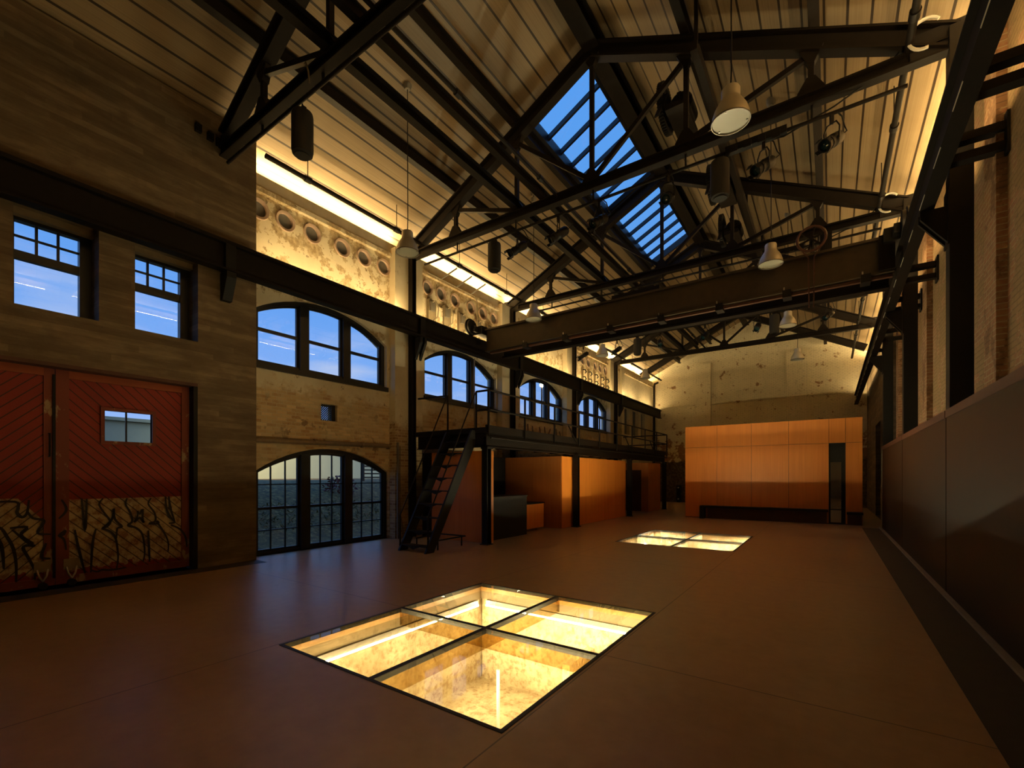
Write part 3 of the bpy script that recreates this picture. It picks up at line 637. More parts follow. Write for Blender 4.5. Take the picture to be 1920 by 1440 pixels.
for i, (x, y, z, r, l) in enumerate(SPT):
    l = ('black stage spotlight %s' % l) if i < 6 else ('small black spotlight under the crane, %s' % l)
    q = s0 if i == 0 else dup(s0, (x, y, z), l)
    q.location = (x, y, z); q['label'] = l; q.rotation_euler = (0, 0, r)
    q.scale = (1.15,) * 3

# ------------------------------------------------------------------ gear winches on the far side of the ridge
def winch():
    w = thing('gear_winch', '', 'winch', (0, 0, 0), 'gear winches beside the skylight')
    g = MB(); R = .46
    prof = []
    n = 48
    for k in range(n):
        for j, rr in enumerate((R, R, R + .035, R + .035)):
            a = 2 * PI * (k + j * .25) / n; prof.append((rr * math.cos(a), rr * math.sin(a)))
    g.plate(prof, [circ(0, 0, R - .09, 32)[::-1]], lambda a, b, d: (d, a, b), -.05, .05); g.build('gear_ring', M['steel_b'], w, False, True)
    for k in range(3):
        a = k * PI / 3; MB().bar((0, -.40 * math.cos(a), -.40 * math.sin(a)), (0, .40 * math.cos(a), .40 * math.sin(a)), .05, .06, (1, 0, 0)).build('spoke', M['steel'], w, False, True)
    MB().cyl((-.12, 0, 0), (.55, 0, 0), .06, 12).build('axle', M['steel'], w, True, True)
    MB().lathe([(0, 0), (.20, .0), (.24, .05), (.24, .55), (.20, .6), (0, .6)], (.30, .62, .05), (0, -1, 0), 20).build('motor', M['steel_b'], w, True, True)
    MB().box(.12, .52, -.45, .62, -.38, -.26).build('frame', M['steel'], w, False, True)
    MB().bar((.2, .35, -.3), (.2, .35, .5), .09, .09).build('hanger', M['steel'], w, False, True)
    MB().bar((.0, -.62, -.55), (.05, -.15, .2), .09, .03).build('lever', M['steel'], w, False, True)
    return w
w0 = winch()
for i, (x, y, z, l) in enumerate([(-2.92, 10.0, 9.62, 'largest dark gear wheel winch beside the near end of the skylight'), (-2.62, 13.2, 9.55, 'dark gear wheel winch behind the near truss, above a cylinder speaker'), (-2.85, 16.0, 9.62, 'farthest dark gear wheel winch beside the far skylight panes')]):
    q = w0 if i == 0 else dup(w0, (x, y, z), l)
    q.location = (x, y, z); q['label'] = l
for s in range(1):
    t = thing('line_shaft', 'dark steel cradle and shaft running beside the ridge past the gear winches', 'shaft', (-2.5, 9, 9.4))
    MB().bar((-1.97, 8.4, 9.26), (-1.97, 18.6, 9.26), .12, .16).build('cradle_beam', M['steel'], t)
    MB().tube([(-1.97, 8.6, 9.42), (-1.97, 18.4, 9.42)], .05, 10).build('shaft', M['steel_b'], t, True)
    for y in (8.6, 11.6, 14.6, 18.2): MB().bar((-1.97, y, 9.2), (-1.97, y, 10.25), .06, .06).build('hanger', M['steel'], t)

# ------------------------------------------------------------------ crane rails, columns, crane
cr = thing('crane_rail', 'long dark crane girder running past the windows and round ports', 'crane rail', (-9.33, 0, 5.57), 'crane rails')
MB().ib((-9.36, -3, 5.835), (-9.36, EY - .1, 5.835), .20, .53, .03, .035).build('girder', M['steel'], cr)
MB().bar((-9.36, -3, 6.13), (-9.36, EY - .1, 6.13), .06, .06).build('rail', M['steel_b'], cr)
for T in TR[:5]: MB().box(-9.34, -9.262, T - .09, T + .09, 5.61, 6.06).build('splice_plate', M['steel_b'], cr)
cr = thing('crane_rail', 'long dark crane girder on the wainscot side carried by steel columns', 'crane rail', (1.15, 0, 5.57), 'crane rails')
MB().ib((1.15, -3, 5.835), (1.15, EY - .1, 5.835), .17, .53, .03, .035).build('girder', M['steel'], cr)
MB().bar((1.15, -3, 6.13), (1.15, EY - .1, 6.13), .06, .06).build('rail', M['steel_b'], cr)
y = -1.5
while y < 29:
    MB().bar((1.066, y, 5.572), (1.066, y + .45, 5.572), .008, .012).build('glint_dash', M['alu'], cr); y += 1.1  # pale bars put in for bright glints of light along the flange
cname = ['', 'at the end of the brick bay by the pale switch mounts', 'beside the steep ladder window', 'between the two small arched windows', 'next to the painted brick bay']
cname = ['', 'beside the ladder, between the first two window bays', 'between the second and third arched windows', 'between the third and fourth arched windows', 'after the last arched window']
for i, T in enumerate(TR[1:5]):
    c = thing('wall_column', 'riveted dark column on the window wall %s' % cname[i + 1], 'column', (-9.6, T, 0), 'steel columns on the window wall', 'thing')
    MB().ib((-9.63, T - .06, 0), (-9.63, T - .06, 7.85), .15, .16, .02, .025, (0, 1, 0)).build('shaft', M['steel'], c)
    MB().prof((0, T - .1, 0), (0, T - .02, 0), [(-9.48, 4.95), (-9.26, 5.40), (-9.26, 5.56), (-9.48, 5.56)]).build('bracket', M['steel_b'], c)
    MB().prof((0, T + .06, 0), (0, T + .14, 0), [(-9.48, 4.95), (-9.26, 5.40), (-9.26, 5.56), (-9.48, 5.56)]).build('bracket', M['steel_b'], c)
br = MB(); br.prof((0, 3.98, 0), (0, 4.15, 0), [(-9.55, 5.05), (-9.45, 5.05), (-9.27, 5.45), (-9.27, 5.56), (-9.55, 5.56)])
tag(br.build('mounting_bracket', M['steel_b']), 'dark steel bracket holding the crane girder on the concrete wall', 'bracket')
rn = ['tall dark steel column nearest the largest wainscot panel', 'second tall dark steel column along the wainscot', 'third slim dark steel column, at the wainscot end', 'farthest dark column stub under the crane girder']
for i, T in enumerate(TR[1:4]):
    c = thing('wall_column', rn[i], 'column', (1.5, T, 0), 'steel columns on the wainscot side', 'thing')
    MB().box(1.39, 1.64, T - .13, T + .13, 0, 8.1).build('shaft', M['steel_b'], c)
    for dy in (-.10, .06): MB().prof((0, T + dy, 0), (0, T + dy + .05, 0), [(1.37, 5.05), (1.37, 5.56), (1.08, 5.56), (1.08, 5.45)]).build('bracket', M['steel'], c)
    rv = MB()
    MB().box(1.37, 1.39, T - .14, T + .14, 5.0, 5.8).build('bracket_plate', M['steel'], c)
sl = [(6.75, 'nearest pair of dark stub beams high on the brick wall'), (8.05, 'pair of dark stub beams just before the tallest column'), (12.45, 'upper pair of dark stub beams between the first and second columns'), (14.45, 'pair of dark stub beams just past the second column'), (17.4, 'pair of short dark stub beams before the third column'), (19.9, 'farthest pair of dark stub beams past the wainscot end')]
for y, l in sl:
    xx = RX if y < 19.6 else 1.62
    s = thing('stub_beam', l, 'stub beam', (xx, y, 5.9), 'stub beams on the brick wall')
    MB().box(xx - .03, xx + .02, y - .12, y + .12, 5.62, 6.12).build('wall_plate', M['steel_b'], s)
    for z in (5.74, 5.98): MB().box(1.24, xx - .03, y - .07, y + .07, z - .05, z + .05).build('arm', M['steel'], s)

CY = 11.6
b = thing('bridge_crane', 'dark overhead travelling crane spanning the hall', 'crane', (CX, CY, 6.1))
MB().ib((-9.05, CY, 6.04), (1.02, CY, 6.04), .22, .72, .05, .05).build('girder', M['bridge'], b)
MB().ib((-9.05, CY + .95, 6.04), (1.02, CY + .95, 6.04), .22, .72, .05, .05).build('girder', M['steel'], b)
for x, s in ((-9.36, 1), (1.15, -1)):
    e = MB().box(x - .11 + (.1 if s < 0 else 0) - (.0), x + .11 + (.0 if s < 0 else .1) - (.1 if s < 0 else 0), CY - .35, CY + 1.35, 6.20, 6.55) if False else MB().box(min(x, x + s * .3), max(x, x + s * .3), CY - .25, CY + 1.25, 6.22, 6.48)
    e = e.build('end_carriage', M['steel_b'], b)
    for yy in (CY - .42, CY + 1.40):
        MB().lathe([(0, 0), (.25, 0), (.27, .03), (.27, .05), (.22, .06), (.22, .12), (0, .12)], (x - .06 * s, yy, 6.435), (s, 0, 0), 24).build('wheel', M['steel_b'], b, True)
    MB().bar((x + s * .12, CY - .45, 6.36), (x + s * .12, CY + 1.45, 6.36), .10, .18).build('axle_beam', M['steel_b'], b)
MB().box(.78, 1.03, CY - .16, CY - .09, 5.72, 6.40).build('end_plate', M['steel'], b)
MB().bar((-8.9, CY - .0, 5.63), (1.0, CY - .0, 5.63), .09, .05).build('lower_rail', M['cap'], b)
for k in range(7):
    x = -7.6 + k * 1.35
    MB().box(x, x + .16, CY - .135, CY + .135, 5.56, 5.72).build('clamp', M['steel_b'], b)
    MB().tube([(x + .03, CY - .12, 5.70), (x + .03, CY - .12, 5.78)], .014, 6).build('bolt', M['chrome'], b)
MB().tube([(-8.8, CY + .45, 6.50), (.8, CY + .45, 6.50)], .035, 8).build('drive_shaft', M['steel'], b, True)
# hand wheel with chain
hw = MB(); hy = CY - .28; hc = (-.32, hy, 6.62)
ring = [(hc[0] + .25 * math.cos(2 * PI * k / 24), hy, hc[2] + .25 * math.sin(2 * PI * k / 24)) for k in range(25)]
wh = hw.tube(ring, .028, 8).build('hand_wheel', M['cap'], b, True)
for k in range(3): a = k * PI / 3 + .3; MB().bar((hc[0] - .24 * math.cos(a), hy, hc[2] - .24 * math.sin(a)), (hc[0] + .24 * math.cos(a), hy, hc[2] + .24 * math.sin(a)), .03, .03, (0, 1, 0)).build('spoke', M['steel'], wh)
MB().cyl((hc[0], hy - .06, hc[2]), (hc[0], CY + .5, hc[2]), .045, 12).build('axle', M['steel'], wh, True)
MB().box(hc[0] + .15, hc[0] + .35, CY - .1, CY + .2, 6.40, 6.78).build('gear_case', M['steel_b'], b)
ch = [(hc[0] - .25, hy, hc[2])] + [(hc[0] - .25 + .2 * (k / 6) ** 1.4, hy, hc[2] - .38 * (k / 6)) for k in range(1, 7)] + [(hc[0] - .04, hy, 5.2)]
MB().tube(ch, .012, 6).build('chain', M['cap'], b, True)
ch = [(2 * hc[0] - x, y, z) for x, y, z in ch]; MB().tube(ch, .012, 6).build('chain', M['cap'], b, True)
tr = MB().box(-4.9, -3.6, CY + .2, CY + .8, 6.42, 6.62).build('trolley', M['steel_b'], b)

# white conduit loops where the trusses meet the girder
for T, l in ((TR[1], 'white looped cable at the near skylight truss end, top corner'), (TR[2], 'white looped cable at the end of the second truss, beside the tall column')):
    x0 = 1.18
    c = MB().tube([(x0 - .06 + .19 * math.cos(math.radians(q)), T - .22, 8.06 + .21 * math.sin(math.radians(q))) for q in range(40, 281, 15)], .022, 8)
    tag(c.build('cable_loop', M['white'], None, True), l, 'cable', 'white cable loops')

# ------------------------------------------------------------------ mezzanine, railing, ladder
MX0, MX1, MY0, MY1, MZ = -9.46, -7.0, 8.95, 24.0, 2.88
mz = thing('mezzanine', 'dark steel mezzanine platform along the window wall above the plywood rooms', 'mezzanine', (-8.2, MY0, 0))
MB().box(MX0, MX1 - .02, MY0 + .02, MY1, MZ - .05, MZ).build('deck', M['strip'], mz)
MB().ib((MX1 - .06, MY0 + .06, MZ - .26), (MX1 - .06, MY1, MZ - .26), .14, .40, .02, .025).build('edge_beam', M['steel'], mz)
MB().ib((MX0, MY0 + .06, MZ - .25), (MX1 - .13, MY0 + .06, MZ - .25), .12, .38, .02, .025).build('end_beam', M['steel'], mz)
MB().box(MX1 - .02, MX1 + .02, MY0 - .02, MY1, MZ - .09, MZ + .10).build('toe_board', M['steel'], mz)
MB().box(MX0, MX1 + .02, MY0 - .03, MY0 + .01, MZ - .09, MZ + .04).build('toe_board', M['steel'], mz)
MB().tube([(MX1 + .06, MY0 + .1, MZ - .22), (MX1 + .06, MY1, MZ - .22)], .022, 8).build('conduit', M['steel'], mz, True)
y = MY0 + 1.2
while y < MY1: MB().bar((MX0, y, MZ - .16), (MX1 - .12, y, MZ - .16), .08, .2).build('joist', M['steel'], mz); y += 1.24
for y in (8.98, 13.88, 18.85, 23.82):
    c = MB().ib((-7.02, y, 0), (-7.02, y, MZ - .46), .17, .17, .02, .02, (0, 1, 0)).build('column', M['steel_b'], mz)
    MB().box(-7.14, -6.90, y - .12, y + .12, 0, .02).build('base_plate', M['steel_b'], c)
    MB().box(-7.115, -6.91, y - .11, y + .13, MZ - .50, MZ - .44).build('cap_plate', M['steel_b'], c)
rl = thing('railing', 'dark pipe railing along the mezzanine edge', 'railing', (-7, 9, MZ))
RXX = MX1 + .05
ys = [8.97, 10.62, 12.28, 13.95, 15.62, 17.3, 18.97, 20.65, 22.33, 24.03]
for y in ys: MB().tube([(RXX, y, MZ - .16), (RXX, y, 3.84)], .028, 8).build('post', M['steel'], rl, True)
for z in (3.84, 3.36):
    MB().tube([(-7.36, 8.99, z), (RXX - .06, 8.99, z), (RXX, 9.03, z), (RXX, 24.03, z), (-9.3, 24.03, z)], .027, 8).build('rail', M['steel'], rl, True)
MB().tube([(-7.36, 8.99, MZ + .05), (-7.36, 8.99, 3.84)], .026, 8).build('post', M['steel'], rl, True)
MB().tube([(-8.33, 8.99, MZ + .045), (-8.33, 8.99, 3.84), (-9.44, 8.99, 3.86)], .024, 8).build('gate_rail', M['steel'], rl, True)
for y in (13.2, 18.2, 21.4): MB().bar((RXX - .02, y, 3.36), (RXX + .03, y + .55, MZ - .1), .03, .03).build('stay', M['steel'], rl)
ld = thing('ladder', 'steep dark steel ship ladder leading up to the mezzanine', 'ladder', (-7.68, 7.2, 0))
LY0, LY1, LZ1 = 7.10, 8.78, 2.84
for x in (-8.10, -7.26):
    MB().prof((x - .025, 0, 0), (x + .025, 0, 0), [(-LY0 + .0, 0), (-LY0 - .26, 0), (-LY1 - .02, LZ1 - .34), (-LY1 - .02, LZ1), (-LY1 + .10, LZ1)][::1], (0, 0, 1)).build('stringer', M['steel_b'], ld)
for k in range(9):
    u = (k + .25) / 9.35; y = LY0 + .10 + (LY1 - LY0 - .02) * u; z = .02 + LZ1 * u + .03
    t = MB().box(-8.08, -7.28, y - .10, y + .12, z, z + .022).build('tread', M['steel_b'], ld)
    MB().prof((0, y - .10, 0), (0, y - .09, 0), [(-7.90, z), (-7.68, z - .07), (-7.46, z)]).build('nosing', M['steel_b'], t)
for x in (-8.14, -7.24):
    MB().tube([(x, LY0 + .08, .10), (x, LY0 + .08, .80)], .02, 8).build('handrail_post', M['steel_b'], ld, True)
    xt = -8.33 if x < -8 else -7.36
    MB().tube([(x, LY0 + .08, .80), (xt, 8.95, 3.80)], .016, 8).build('handrail', M['steel'], ld, True)
gd = thing('floor_guard', 'low black pipe guard on the floor under the ladder', 'guard rail', (-7.9, 8.1, 0))
MB().tube([(-7.40, 7.63, .22), (-7.43, 8.64, .22), (-8.30, 8.60, .22), (-8.13, 7.67, .22)], .018, 8).build('rail', M['blk'], gd, True)
for x, y in ((-7.40, 7.65), (-7.42, 8.50), (-8.14, 7.70)): MB().tube([(x, y, 0), (x, y, .22)], .018, 8).build('leg', M['blk'], gd, True)

# ------------------------------------------------------------------ plywood rooms under the mezzanine
ZT = MZ - .53
r = thing('plywood_partition', 'orange plywood end wall under the mezzanine behind the ladder', 'partition', (-8.2, 9.25, 0), None, 'thing')
MB().box(-9.05, -7.16, 9.14, 9.40, 0, ZT).build('core', M['wood'], r)
for x0, x1 in ((-9.05, -8.12), (-8.115, -7.16)):
    for z0, z1 in ((0.01, 1.95), (1.955, ZT)): MB().box(x0, x1, 9.12, 9.14, z0, z1).build('panel', M['wood'], r)
MB().box(-7.16, -7.135, 9.12, 9.42, 0, ZT).build('end_strip', M['wood'], r)
tag(MB().box(-9.46, -9.05, 9.16, 9.36, 0, ZT).build('dark_infill', M['blk']), 'tall black strip between the plywood end wall and the brick column', 'panel')
def ply_room(label, x1, y0, y1, doorface):
    r = thing('plywood_room', label, 'plywood box', ((-9.4 + x1) / 2, y0, 0), 'plywood rooms under the mezzanine')
    MB().box(-9.4, x1 - .02, y0 + .02, y1, 0, ZT).build('core', M['wood_shade'], r)
    n = max(2, round((y1 - y0) / 1.25))
    for k in range(n): MB().box(x1 - .02, x1, y0 + (y1 - y0) * k / n + .003, y0 + (y1 - y0) * (k + 1) / n - .003, .01, ZT).build('front_panel', M['wood'], r)
    return r
r = ply_room('long orange plywood room in the middle under the mezzanine', -7.15, 13.12, 18.75, False)
for k in range(2): MB().box(-9.4 + k * 1.12, -9.4 + (k + 1) * 1.12 - .006, 13.10, 13.12, .01, ZT - .22).build('side_panel', M['wood_shade'], r)
MB().box(-9.4, -7.16, 13.10, 13.12, ZT - .215, ZT).build('side_panel', M['wood_shade'], r)
r = ply_room('farthest orange plywood room under the mezzanine with a dark red side door', -7.15, 21.75, 23.6, True)
MB().box(-8.6, -7.16, 21.72, 21.75, .01, ZT).build('side_panel', M['wood_shade'], r)
dd = MB().box(-8.4, -7.5, 21.69, 21.72, .02, 2.0).build('door', M['cap'], r); MB().lathe([(0, 0), (.035, 0), (.04, .03), (0, .05)], (-8.3, 21.69, 1.0), (0, -1, 0), 12).build('knob', M['chrome'], dd, True)
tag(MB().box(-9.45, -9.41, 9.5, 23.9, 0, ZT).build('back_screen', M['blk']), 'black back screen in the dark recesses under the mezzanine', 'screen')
c = thing('bar_counter', 'black metal counter front beside the plywood end wall', 'counter', (-7.6, 10.4, 0))
MB().box(-8.1, -7.32, 9.55, 11.28, 0, 1.12).build('body', M['blk'], c); MB().box(-8.12, -7.30, 9.54, 11.30, 1.12, 1.15).build('top', M['steel_b'], c)
c = thing('low_cabinet', 'low orange plywood cabinet with a dark top next to the black counter', 'cabinet', (-7.8, 12, 0))
MB().box(-8.3, -7.53, 11.34, 12.60, .09, .84).build('body', M['wood'], c); MB().box(-8.32, -7.50, 11.33, 12.62, .84, .875).build('top', M['blk'], c); MB().box(-8.25, -7.62, 11.40, 12.35, 0, .09).build('plinth', M['cap'], c)
tag(MB().box(-9.25, -8.75, 10.6, 11.0, MZ + .001, MZ + .14).build('equipment_box', M['blk']), 'small black box on the mezzanine floor under the window', 'box')

# ------------------------------------------------------------------ freestanding plywood pavilion
PV0, PV1, PYF, PZT = -4.98, .92, 19.85, 3.75
pv = thing('plywood_pavilion', 'wide orange plywood volume standing before the end wall', 'pavilion', (-2, PYF, 0))
DX0, DX1, DZ = -.04, .44, 2.88
MB().plate([(PV0, 0), (DX0, 0), (DX0, DZ), (DX1, DZ), (DX1, 0), (PV1, 0), (PV1, PZT), (PV0, PZT)], [], lambda a, b_, d: (a, PYF + .025 + d, b_), 0, 3.0).build('core', M['cap'], pv)
xs = [PV0, -3.75, -2.51, -1.27, DX0, DX1, PV1]; g_ = .005
for k in range(6):
    a, b_ = xs[k] + g_, xs[k + 1] - g_
    MB().box(a, b_, PYF, PYF + .025, DZ + g_, PZT).build('panel', M['wood'], pv)
    if k != 4: MB().box(a, b_, PYF, PYF + .025, .03, DZ - g_).build('panel', M['wood'], pv)
d = thing('door_3', None, None, ((DX0 + DX1) / 2, PYF, 0), kind='structure')
MB().box(DX0, DX1, PYF + .08, PYF + .12, 2.20, DZ).build('transom_panel', M['blk'], d)
for a, b_ in ((DX0, DX0 + .05), (DX1 - .12, DX1)): MB().box(a, b_, PYF + .02, PYF + .10, 0, 2.20).build('frame', M['blk'], d)
MB().box(DX0 + .05, DX1 - .12, PYF + .03, PYF + .09, 0, .06).build('bottom_rail', M['blk'], d); MB().box(DX0 + .05, DX1 - .12, PYF + .03, PYF + .09, .50, .53).build('mid_rail', M['blk'], d)
MB().box(DX0 + .05, DX1 - .12, PYF + .055, PYF + .06, .06, 2.20).build('pane', glass('door_glass', (.5, .5, .5), 1.5, .02, .45), d)
MB().tube([(DX1 - .10, PYF - .0, .85), (DX1 - .10, PYF - .05, .87), (DX1 - .10, PYF - .05, 1.15), (DX1 - .10, PYF, 1.17)], .012).build('handle', M['steel_b'], d, True)
bn = thing('bench', 'long low black bench along the orange plywood volume', 'bench', (-2, PYF - .2, 0))
MB().box(-4.33, DX0 - .02, PYF - .38, PYF - .02, .44, .52).build('seat', M['blk'], bn); MB().box(-4.33, -4.17, PYF - .38, PYF - .02, 0, .44).build('leg', M['blk'], bn)
MB().box(-4.1, DX0 - .06, PYF - .06, PYF - .02, 0, .44).build('back_panel', M['cap'], bn)
bn = thing('bench', 'short black bench stub on the far side of the glass door', 'bench', (.7, PYF - .2, 0))
MB().box(DX1 + .03, PV1, PYF - .38, PYF - .02, .38, .46).build('seat', M['blk'], bn); MB().box(DX1 + .05, PV1 - .02, PYF - .06, PYF - .02, 0, .38).build('back_panel', M['cap'], bn)
cp_ = thing('bollard_post', 'black post with silver bands by the dark brick of the end wall', 'post', (-8.15, 30.5, 0))
MB().box(-8.27, -8.03, 30.75, 30.9, 0, 1.1).build('body', M['blk'], cp_); MB().box(-8.2, -8.1, 30.74, 30.75, .92, 1.0).build('band', M['chrome'], cp_); MB().box(-8.2, -8.1, 30.74, 30.75, .18, .26).build('band', M['chrome'], cp_)

# ------------------------------------------------------------------ wainscot
wn = ['largest blackened steel wainscot panel at the picture corner', 'blackened steel wainscot panel between the first two columns', 'blackened steel wainscot panel between the second and third columns', 'last narrow blackened wainscot panel before the far doorway']
ys_ = [-3, 9.0, 13.9, 18.9]
for i in range(3):
    w = thing('steel_wainscot', wn[i], 'wainscot', (1.4, (ys_[i] + ys_[i + 1]) / 2, 0), 'blackened steel wainscot panels')
    MB().box(1.372, 1.387, ys_[i] + .022, ys_[i + 1] - .022, .035, 2.54).build('sheet', M['wains'], w)
    MB().box(1.36, 1.387, ys_[i] + .022, ys_[i + 1] - .022, 2.54, 2.65).build('cap_rail', M['cap'], w)
tag(MB().box(1.372, RX - .01, 19.05, 19.12, 0, 2.65).build('wainscot_return', M['kerb']), 'pale return edge closing the wainscot end', 'trim board')

# ------------------------------------------------------------------ wall pipes and details on the window wall
c = thing('wall_conduit', 'painted pipe running across the brick above the arched doors and down by the column', 'pipe', (-9.9, 6.6, 2.5))
MB().tube([(-9.86, 4.66, 2.46), (-9.86, 8.33, 2.52)], .055, 10).build('pipe', M['pipe'], c, True)
for y in (6.1, 7.4, 8.25): MB().tube([(-9.86, y, 2.5), (-9.86, y + .06, 2.5)], .068, 10).build('coupling', M['pipe'], c, True)
MB().box(-9.68, -9.64, 8.42, 8.47, 0, 2.62).build('flat_bar', M['galv'], c)
for dx, s in ((8.50, .0), (8.56, .05)): MB().tube([(-9.70, dx, 2.5), (-9.70, dx, .7), (-9.70, dx + .08, .35), (-9.70, dx + .06 + s, .0)], .014, 6).build('drop_pipe', M['pipe'], c, True)
sw0 = thing('switch_mount', '', 'switch mount', (BX, 0, 0), 'pale switch mounts under the ports')
MB().box(0, .10, -.20, .12, -.42, .30).build('board', M['gauge'], sw0, False, True)
MB().box(.10, .16, -.16, .00, -.05, .22).build('insulator', M['galv'], sw0, False, True)
MB().tube([(.1, -.10, .2), (.24, -.05, .24), (.26, .05, .05), (.2, .08, -.2), (.1, .0, -.32)], .022, 8).build('hook', M['gauge'], sw0, True, True)
MB().box(0, .06, .14, .44, -.40, .20).build('panel', M['plaster'], sw0, False, True)
for i, y in enumerate((10.0, 10.66, 11.38, 12.2, 12.88)):
    l = '%s of five pale switch mounts under the round ports, counted from the ladder column' % ORD[i]
    q = sw0 if i == 0 else dup(sw0, (BX, y, 6.72), l)
    q.location = (BX, y, 6.72); q['label'] = l
c = thing('bracket_pipe', 'thin pale pipe frame with three slanted rods over the switch mounts', 'pipe frame', (-9.8, 11, 7.5))
MB().tube([(-9.72, 9.6, 7.70), (-9.72, 11.78, 7.70), (-9.72, 11.92, 7.55), (-9.72, 11.92, 6.2)], .022, 8).build('frame', M['gauge'], c, True)
for y in (10.2, 10.9, 11.6): MB().tube([(-9.72, y, 7.70), (-9.30, y + .25, 8.02)], .025, 8).build('rod', M['galv'], c, True)
hk0 = thing('wall_hook', '', 'hook bracket', (BX, 0, 0), 'dark hook brackets in the far bay')
MB().box(0, .05, -.07, .07, -.38, .30).build('plate', M['pipe'], hk0, False, True)
for z in (.15, -.2): MB().tube([(.04, 0, z), (.16, .0, z), (.2, .05, z - .12), (.12, .08, z - .16)], .03, 8).build('hook', M['steel_b'], hk0, True, True)
for i, y in enumerate((20.3, 20.95, 21.7, 22.45, 23.1)):
    l = '%s of five dark hook brackets below the far round ports' % ORD[i]
    q = hk0 if i == 0 else dup(hk0, (BX, y, 6.75), l)
    q.location = (BX, y, 6.75); q['label'] = l
c = thing('downpipe', 'dark downpipe in the corner of the end wall', 'pipe', (-9.75, 30.75, 0))
MB().tube([(-9.45, 30.72, 7.98), (-9.7, 30.75, 7.9), (-9.75, 30.8, 7.7), (-9.75, 30.8, 0)], .07, 10).build('pipe', M['steel'], c, True)
MB().tube([(-9.75, 30.8, 6.0), (-9.75, 30.8, 6.14)], .09, 10).build('coupling', M['steel_b'], c, True)
c = thing('junction_box', 'three small metal junction boxes on the concrete wall below the closest truss foot', 'junction box', (-9.5, 3.5, 8.0))
for y, z in ((3.55, 8.02), (3.75, 7.98), (3.90, 7.96)): MB().box(-9.55, -9.48, y, y + .10, z, z + .14).build('box', M['steel'], c)
tag(MB().tube([(-9.72, 11.78, MZ), (-9.72, 11.78, 5.62)], .02, 8).build('conduit_pole', M['pipe'], None, True), 'thin upright pipe on the mezzanine in front of the second arched window', 'pipe')
m = MB()
for st in ([(16.3, 3.75), (16.4, 3.3), (16.42, 2.95)], [(16.7, 3.8), (16.8, 3.4), (17.0, 3.0)], [(17.2, 3.75), (17.05, 3.4), (17.4, 3.2), (17.25, 2.95)], [(17.7, 3.8), (17.8, 3.0)], [(18.0, 3.7), (18.25, 3.2), (18.1, 2.95)], [(18.5, 3.6), (18.4, 3.2), (18.6, 3.0)], [(15.4, 3.8), (15.45, 3.0)], [(15.75, 3.75), (15.8, 3.1)]): stroke(m, st, BX + .004, .10)
tag(m.build('wall_graffiti', M['cap']), 'faded brown paint strokes on the wall below the third arched window', 'graffiti')

# ------------------------------------------------------------------ glass floor pits
def pit(G, n, label, deep):
    x0, x1, y0, y1 = G; xm = -3.17; ym = (y0 + y1) / 2 if n > 1 else 4.04
    m = MB(); e = .02
    # sides and bottom (open top)
    for a in ((x0 - e - .1, x0 - e, y0 - .1, y1 + .1), (x1 + e, x1 + e + .1, y0 - .1, y1 + .1), (x0, x1, y0 - e - .1, y0 - e), (x0, x1, y1 + e, y1 + e + .1)): m.box(*a, -deep, -.24)
    m.box(x0 - .1, x1 + .1, y0 - .1, y1 + .1, -deep - .1, -deep)
    tag(m.build('floor_pit' if n == 1 else 'floor_pit.001', M['pit']), kind='structure')
    m = MB()
    m.plate(rect(x0 - .12, x1 + .12, y0 - .12, y1 + .12), [rect(x0, x1, y0, y1)[::-1]], lambda a, b_, d: (a, b_, -.12 - d), 0, .12)
    tag(m.build('trim_%d' % (8 + n), M['lip'] if n == 1 else M['pit']), kind='structure')  # far lip takes the paler pit concrete so it looks strongly lit
    f = thing('glass_floor', label, 'glass floor', (xm, ym, 0), 'glass floor lights')
    fr = MB(); w = .035
    fr.plate(rect(x0, x1, y0, y1), [rect(x0 + w, x1 - w, y0 + w, y1 - w)[::-1]], lambda a, b_, d: (a, b_, .004 - d), 0, .05); fr.build('frame', M['galv'] if False else M['steel_b'], f)
    MB().box(xm - .03, xm + .03, y0 + w, y1 - w, -.05, .003).build('cross_bar', M['steel_b'], f)
    MB().box(x0 + w, x1 - w, ym - .03, ym + .03, -.05, .0035).build('cross_bar', M['steel_b'], f)
    MB().box(xm - .02, xm + .02, y0, y1, -.22, -.05).build('glass_fin', M['fin'] if n == 1 else M['pit'], f)  # far fins opaque and pale, their glow put into the colour
    MB().box(x0, x1, ym - .02, ym + .02, -.2201, -.0501).build('glass_fin', M['fin'] if n == 1 else M['pit'], f)
    for a, b_ in ((x0 + w, xm - .03), (xm + .03, x1 - w)):
        for c, d in ((y0 + w, ym - .03), (ym + .03, y1 - w)): MB().box(a + .004, b_ - .004, c + .004, d - .004, -.022, .0).build('pane', M['floor_glass'], f)
    L = ['along the side facing the red doors', 'along the side facing the wainscot', 'along the edge closest to the camera', 'along the far edge']
    o = .05
    for k, (a, b_, c, d) in enumerate(((x0 + .005, x0 + .04, y0 + .12, y1 - .12), (x1 - .04, x1 - .005, y0 + .12, y1 - .12), (x0 + .12, x1 - .12, y0 + .005, y0 + .04), (x0 + .12, x1 - .12, y1 - .04, y1 - .005))):
        t = thing('pit_light', 'glowing light strip in the %s floor pit, %s' % ('near' if n == 1 else 'far', L[k]), 'light strip', ((a + b_) / 2, (c + d) / 2, -.30), 'light strips in the floor pits')
        dz = .0
        MB().box(a, b_, c, d, -.34 + dz, -.24 + dz).build('housing', M['galv'], t)
        if k < 2: q = (b_, b_ + .004, c + .003, d - .003) if k == 0 else (a - .004, a, c + .003, d - .003)
        else: q = (a + .003, b_ - .003, d, d + .004) if k == 2 else (a + .003, b_ - .003, c - .004, c)
        MB().box(*q, -.332 + dz, -.314 + dz).build('diffuser', M['led_pit'] if n == 1 else M['led_pit2'], t)
